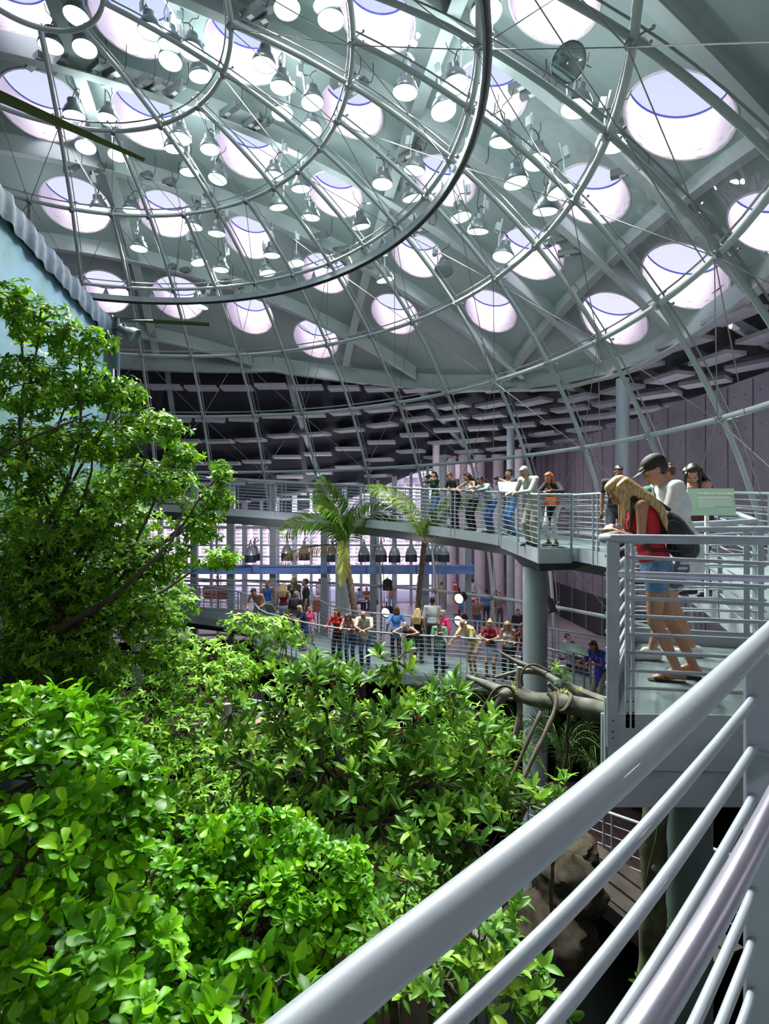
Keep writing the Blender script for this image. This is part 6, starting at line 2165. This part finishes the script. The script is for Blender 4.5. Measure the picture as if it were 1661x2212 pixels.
# grey fluted trunk at left of centre
ft = thing('buttressed_trunk', 'grey fluted buttressed tree trunk standing between the shrubs left of centre', 'trunk', P(480, 1800, 8.4))
mb = MB()
for dx, r in ((-14, .10), (0, .15), (13, .11), (24, .08)):
    rough_tube(mb, [P(480+dx*1.6, 1800, 8.4), P(480+dx*1.2, 1700, 8.4), P(482+dx, 1600, 8.5), P(486+dx*.7, 1520, 8.6)], [r*1.25, r, r*.9, r*.8], 14, .10, dx)
mb.build('trunk', 'grey_bark', ft)
# pit floor of soil with islands
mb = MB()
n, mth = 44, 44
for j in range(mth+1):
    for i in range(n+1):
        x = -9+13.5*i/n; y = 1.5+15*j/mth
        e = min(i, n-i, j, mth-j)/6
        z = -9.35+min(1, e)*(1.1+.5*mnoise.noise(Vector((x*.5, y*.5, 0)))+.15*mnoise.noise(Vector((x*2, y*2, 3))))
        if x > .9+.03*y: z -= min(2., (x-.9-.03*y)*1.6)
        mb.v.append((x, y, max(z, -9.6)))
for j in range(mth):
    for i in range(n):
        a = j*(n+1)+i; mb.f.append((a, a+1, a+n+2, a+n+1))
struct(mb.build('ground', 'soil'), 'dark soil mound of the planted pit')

# ================================================================== SIGNS AND LAMPS ON THE WALKWAYS
def panel(label, quad, m, back='sign_back', th=.012, name='sign_panel', lines=None, title=None):
    a, b, c, d = [Vector(q) for q in quad]       # top-left, top-right, bottom-right, bottom-left
    t = thing(name, label, 'sign', (d+c)/2)
    nrm = (b-a).cross(d-a).normalized()
    if nrm.y > 0: nrm = -nrm
    mb = MB(); mb.v = [tuple(q) for q in (a, b, c, d)]+[tuple(q-nrm*th) for q in (a, b, c, d)]
    mb.f = [(0, 1, 2, 3), (7, 6, 5, 4), (0, 4, 5, 1), (1, 5, 6, 2), (2, 6, 7, 3), (3, 7, 4, 0)]
    mb.build('board', m, t, smooth=False)
    def uv(u, v, k=.002): return a.lerp(b, u).lerp(d.lerp(c, u), v)+nrm*k
    def rect(u0, v0, u1, v1, mm, nm='print', k=.003):
        q = MB(); q.v = [tuple(uv(u0, v0, k)), tuple(uv(u1, v0, k)), tuple(uv(u1, v1, k)), tuple(uv(u0, v1, k))]; q.f = [(0, 1, 2, 3)]
        return q.build(nm, mm, t, smooth=False)
    return t, uv, rect, (a, b, c, d, nrm)
def text_on(t, s, uv, corners, u, v, size, m, bold=0.):
    a, b, c, d, nrm = corners
    cu = bpy.data.curves.new('txt', 'FONT'); cu.body = s; cu.size = size; cu.offset = bold
    o = bpy.data.objects.new('txt', cu); COL.objects.link(o)
    X = (b-a).normalized(); Y = (a-d).normalized(); Z = X.cross(Y)
    o.matrix_world = Matrix.Translation(uv(u, v, .004)) @ Matrix((X, Y, Z)).transposed().to_4x4()
    dg = bpy.context.evaluated_depsgraph_get()
    me = bpy.data.meshes.new_from_object(o.evaluated_get(dg))
    M = Matrix.Translation(uv(u, v, .004)) @ Matrix((X, Y, Z)).transposed().to_4x4()
    me.transform(M)
    me.materials.clear(); me.materials.append(MATS[m])
    bpy.data.objects.remove(o)
    w = bpy.data.objects.new('lettering', me); COL.objects.link(w); w.parent = t
    w.matrix_parent_inverse = Matrix.LocRotScale(t.location, t.rotation_euler, None).inverted()
    return w
SD = 5.55
q = [P(1484, 1055, SD+.12), P(1585, 1055, SD+.12), P(1590, 1112, SD-.08), P(1490, 1112, SD-.08)]
t, uv, rect, cn = panel('pale green information panel reading Rainforest Epiphytes behind the capped man', q, 'sign_pale')
wd = (cn[1]-cn[0]).length
text_on(t, 'Rainforest Epiphytes', uv, cn, .20, .235, wd*.094, 'sign_white', .0006)
for i in range(7):
    v = .33+.062*i
    for k in range(1):
        rect(.21, v, .21+(.74 if i % 3 else .70)*(1 if i < 6 else .45), v+(.022 if i else .03), 'sign_white', 'text_line')
mb = MB(); mb.box((cn[2]+cn[3])/2*1.0+Vector((-.03, .05, -.38)), (.035, .02, .86)); mb.build('stand', 'sign_white', t, smooth=False)
D = 13.0
q = [P(1075, 1041, D+.2), P(1128, 1041, D-.15), P(1130, 1062, D-.35), P(1079, 1061, D)]
t, uv, rect, cn = panel('bright green information panel on the railing before the bearded man', q, 'sign_green')
rect(.05, .1, .18, .9, 'sign_blue', 'picture'); rect(.08, .2, .15, .45, 'sign_white', 'picture', .005)
rect(.30, .3, .5, .9, 'sign_pale', 'picture'); rect(.6, .15, .95, .2, 'sign_white', 'text_line'); rect(.6, .3, .9, .34, 'sign_white', 'text_line'); rect(.6, .42, .93, .46, 'sign_white', 'text_line')
q = [P(679, 1028, 20.7), P(700, 1029, 20.4), P(706, 1044, 20.2), P(684, 1042, 20.5)]
t, uv, rect, cn = panel('small green information panel on the upper railing above the left palm', q, 'sign_green')
rect(.05, .1, .5, .5, 'sign_blue', 'picture'); rect(.2, .5, .45, .9, 'yellow', 'picture')
q = [P(1435, 1056, 8.6), P(1408, 1058, 8.8), P(1408, 1080, 8.7), P(1435, 1078, 8.5)][::-1]
q = [P(1407, 1057, 8.7), P(1440, 1057, 8.4), P(1440, 1080, 8.3), P(1407, 1080, 8.6)]
panel('green panel corner showing left of the capped man behind him', q, 'sign_green')
q = [P(1208, 1384, 12.2), P(1265, 1396, 11.6), P(1272, 1418, 11.5), P(1213, 1403, 12.1)]
t, uv, rect, cn = panel('grey-green panel seen from behind on a post at the lower right railing', q, 'sign_back')
mb = MB(); c = P(1240, 1405, 11.85); mb.box(c+Vector((0, .03, -.5)), (.05, .02, 1.1)); mb.build('stand', 'steel_paint', t, smooth=False)
q = [P(570, 1305, 17.7), P(588, 1307, 17.3), P(597, 1322, 17.3), P(575, 1324, 17.7)]
panel('small grey-green panel at the far bend of the lower walkway', q, 'sign_back')

# bell-shaped lamps over the blue beam, with their pipe and cables
pipe = MB()
pipe.tube([P(400, 1178, 21.6), P(960, 1178, 21.6)], .03, 8)
for x in (420, 470, 580, 660, 800, 905): pipe.tube([P(x, 1178, 21.6), P(x, 1150, 21.8)], .015, 6)
tag(pipe.build('lamp_pipe', 'steel_paint'), 'long horizontal pipe carrying the row of bell lamps before the glass facade', 'pipe')
bell = None
for i, (x, y) in enumerate(((541,1208),(550,1205),(620,1204),(657,1204),(718,1207),(786,1207),(823,1207),(852,1208),(888,1207),(922,1207),(944,1206),(958,1207))):
    back = i in (1, 3, 10)
    d = 21.6 if not back else 22.5
    if bell is None:
        bell = thing('bell_lamp', 'x', 'lamp', group='black and silver bell lamps hung over the blue beam')
        M = Matrix.Identity(4)
        mb = MB(); mb.lathe([(.05, .52), (.06, .50), (.06, .36), (.10, .32), (.18, .20), (.22, .06), (.222, 0)], 20, M, cap=False); mb.lathe([(.001, .525), (.05, .52)], 20, cap=False); mb.build('dome', 'bell_metal', bell, local=True)
        mb = MB(); mb.lathe([(.225, .02), (.23, -.26), (.215, -.26), (.21, 0)], 20, M, cap=False); mb.build('skirt', 'bell_skirt', bell, local=True)
        mb = MB(); mb.tube([(0, 0, .5), (.05, 0, .62), (.18, 0, .66), (.25, 0, .5), (.3, 0, .62)], .012, 5); mb.tube([(0, 0, .5), (0, 0, .62)], .02, 6); mb.build('cable', 'black', bell, local=True)
        bch = list(bell.children); o = bell; o.location = P(x, y-8, d)
    else:
        o = dup(bell, P(x, y-8, d), (0, 0, rnd.uniform(0, 6)), ch=bch)
    o['label'] = 'black-skirted silver bell lamp hung over the blue beam, %s from the left of its row' % ORD[i] if i < 10 else 'black-skirted silver bell lamp hung over the blue beam, %s from the right end' % ('second' if i == 10 else 'first')
# stage spotlights fixed to the lower dome ring
for i, (x, y, d, on, yaw, lab) in enumerate(((837,1268,21.5,0,0,'black stage spotlight with square barn door on the lower dome ring'),(835,1322,20.8,1,-.6,'white glowing stage spotlight behind the blue-shirted visitor'),(993,1292,19.5,1,-.7,'glowing round stage spotlight on a black bracket right of the right palm'),(1187,1315,15.8,0,.5,'black spotlight beside the thick column'),(993,1340,18.5,1,-.8,'small pale lamp low behind the bald man in yellow'))):
    t = thing('stage_spotlight', lab, 'spotlight', P(x, y, d))
    M = Matrix.Translation(P(x, y, d)) @ Matrix.Rotation(yaw, 4, 'Z') @ Matrix.Rotation(math.radians(100 if on else 160), 4, 'X')
    mb = MB(); mb.lathe([(.10, -.30), (.17, -.25), (.18, 0), (.20, .10)], 18, M, cap=False); mb.lathe([(.001, -.3), (.10, -.3)], 18, M, cap=False); mb.build('housing', 'black', t)
    mb = MB(); mb.lathe([(.001, .06), (.17, .065)], 18, M, cap=False); mb.build('lens', 'warm_glow' if on else 'lamp_off', t)
    mb = MB(); mb.box(P(x, y, d)+Vector((0, .08, .24)), (.05, .05, .22)); mb.box(P(x, y, d)+Vector((0, .05, .18)), (.40, .04, .03)); mb.build('yoke', 'black', t, smooth=False)
# orange and red furniture beyond the glass, cafe table, red stand
def furn(lab, x0, x1, y0, y1, d, m, name, cat, dp=.6):
    a, b = P(x0, y1, d), P(x1, y0, d)
    t = thing(name, lab, cat, ((a.x+b.x)/2, d, a.z))
    mb = MB(); mb.box(((a.x+b.x)/2, d, (a.z+b.z)/2), (b.x-a.x, dp, b.z-a.z)); mb.build('body', m, t, smooth=False)
    mb = MB(); mb.box(((a.x+b.x)/2, d-dp/2-.01, b.z-.08), (b.x-a.x+.03, .04, .1)); mb.build('rim', 'louvre', t, smooth=False)
furn('orange planter box behind the lower walkway, left one', 410, 430, 1272, 1286, 23.2, 'orange_paint', 'planter_box', 'planter')
furn('long orange-red planter box behind the lower walkway at left', 442, 505, 1268, 1292, 23.2, 'orange_paint', 'planter_box', 'planter')
furn('orange-red planter box right of the man in black at the far bend', 676, 692, 1288, 1320, 23.0, 'orange_paint', 'planter_box', 'planter')
furn('red stand between the white columns', 991, 1022, 1287, 1335, 27.0, 'red_paint', 'red_stand', 'stand')
furn('red panel at the foot of the second white column', 978, 984, 1258, 1275, 31.0, 'red_paint', 'red_stand', 'stand')
tb = thing('cafe_table', 'round white cafe table with seated visitors beyond the glass', 'table', P(790, 1330, 31.1))
c = P(790, 1297, 31.1)
mb = MB(); mb.lathe([(.45, c.z-.02), (.45, c.z+.02)], 24, Matrix.Translation((c.x, c.y, 0))); mb.build('tabletop', 'table_white', tb)
mb = MB(); mb.lathe([(.03, ZF), (.03, c.z-.02)], 10, Matrix.Translation((c.x, c.y, 0))); mb.lathe([(.22, ZF), (.2, ZF+.02)], 16, Matrix.Translation((c.x, c.y, 0))); mb.build('pedestal', 'steel_paint', tb)
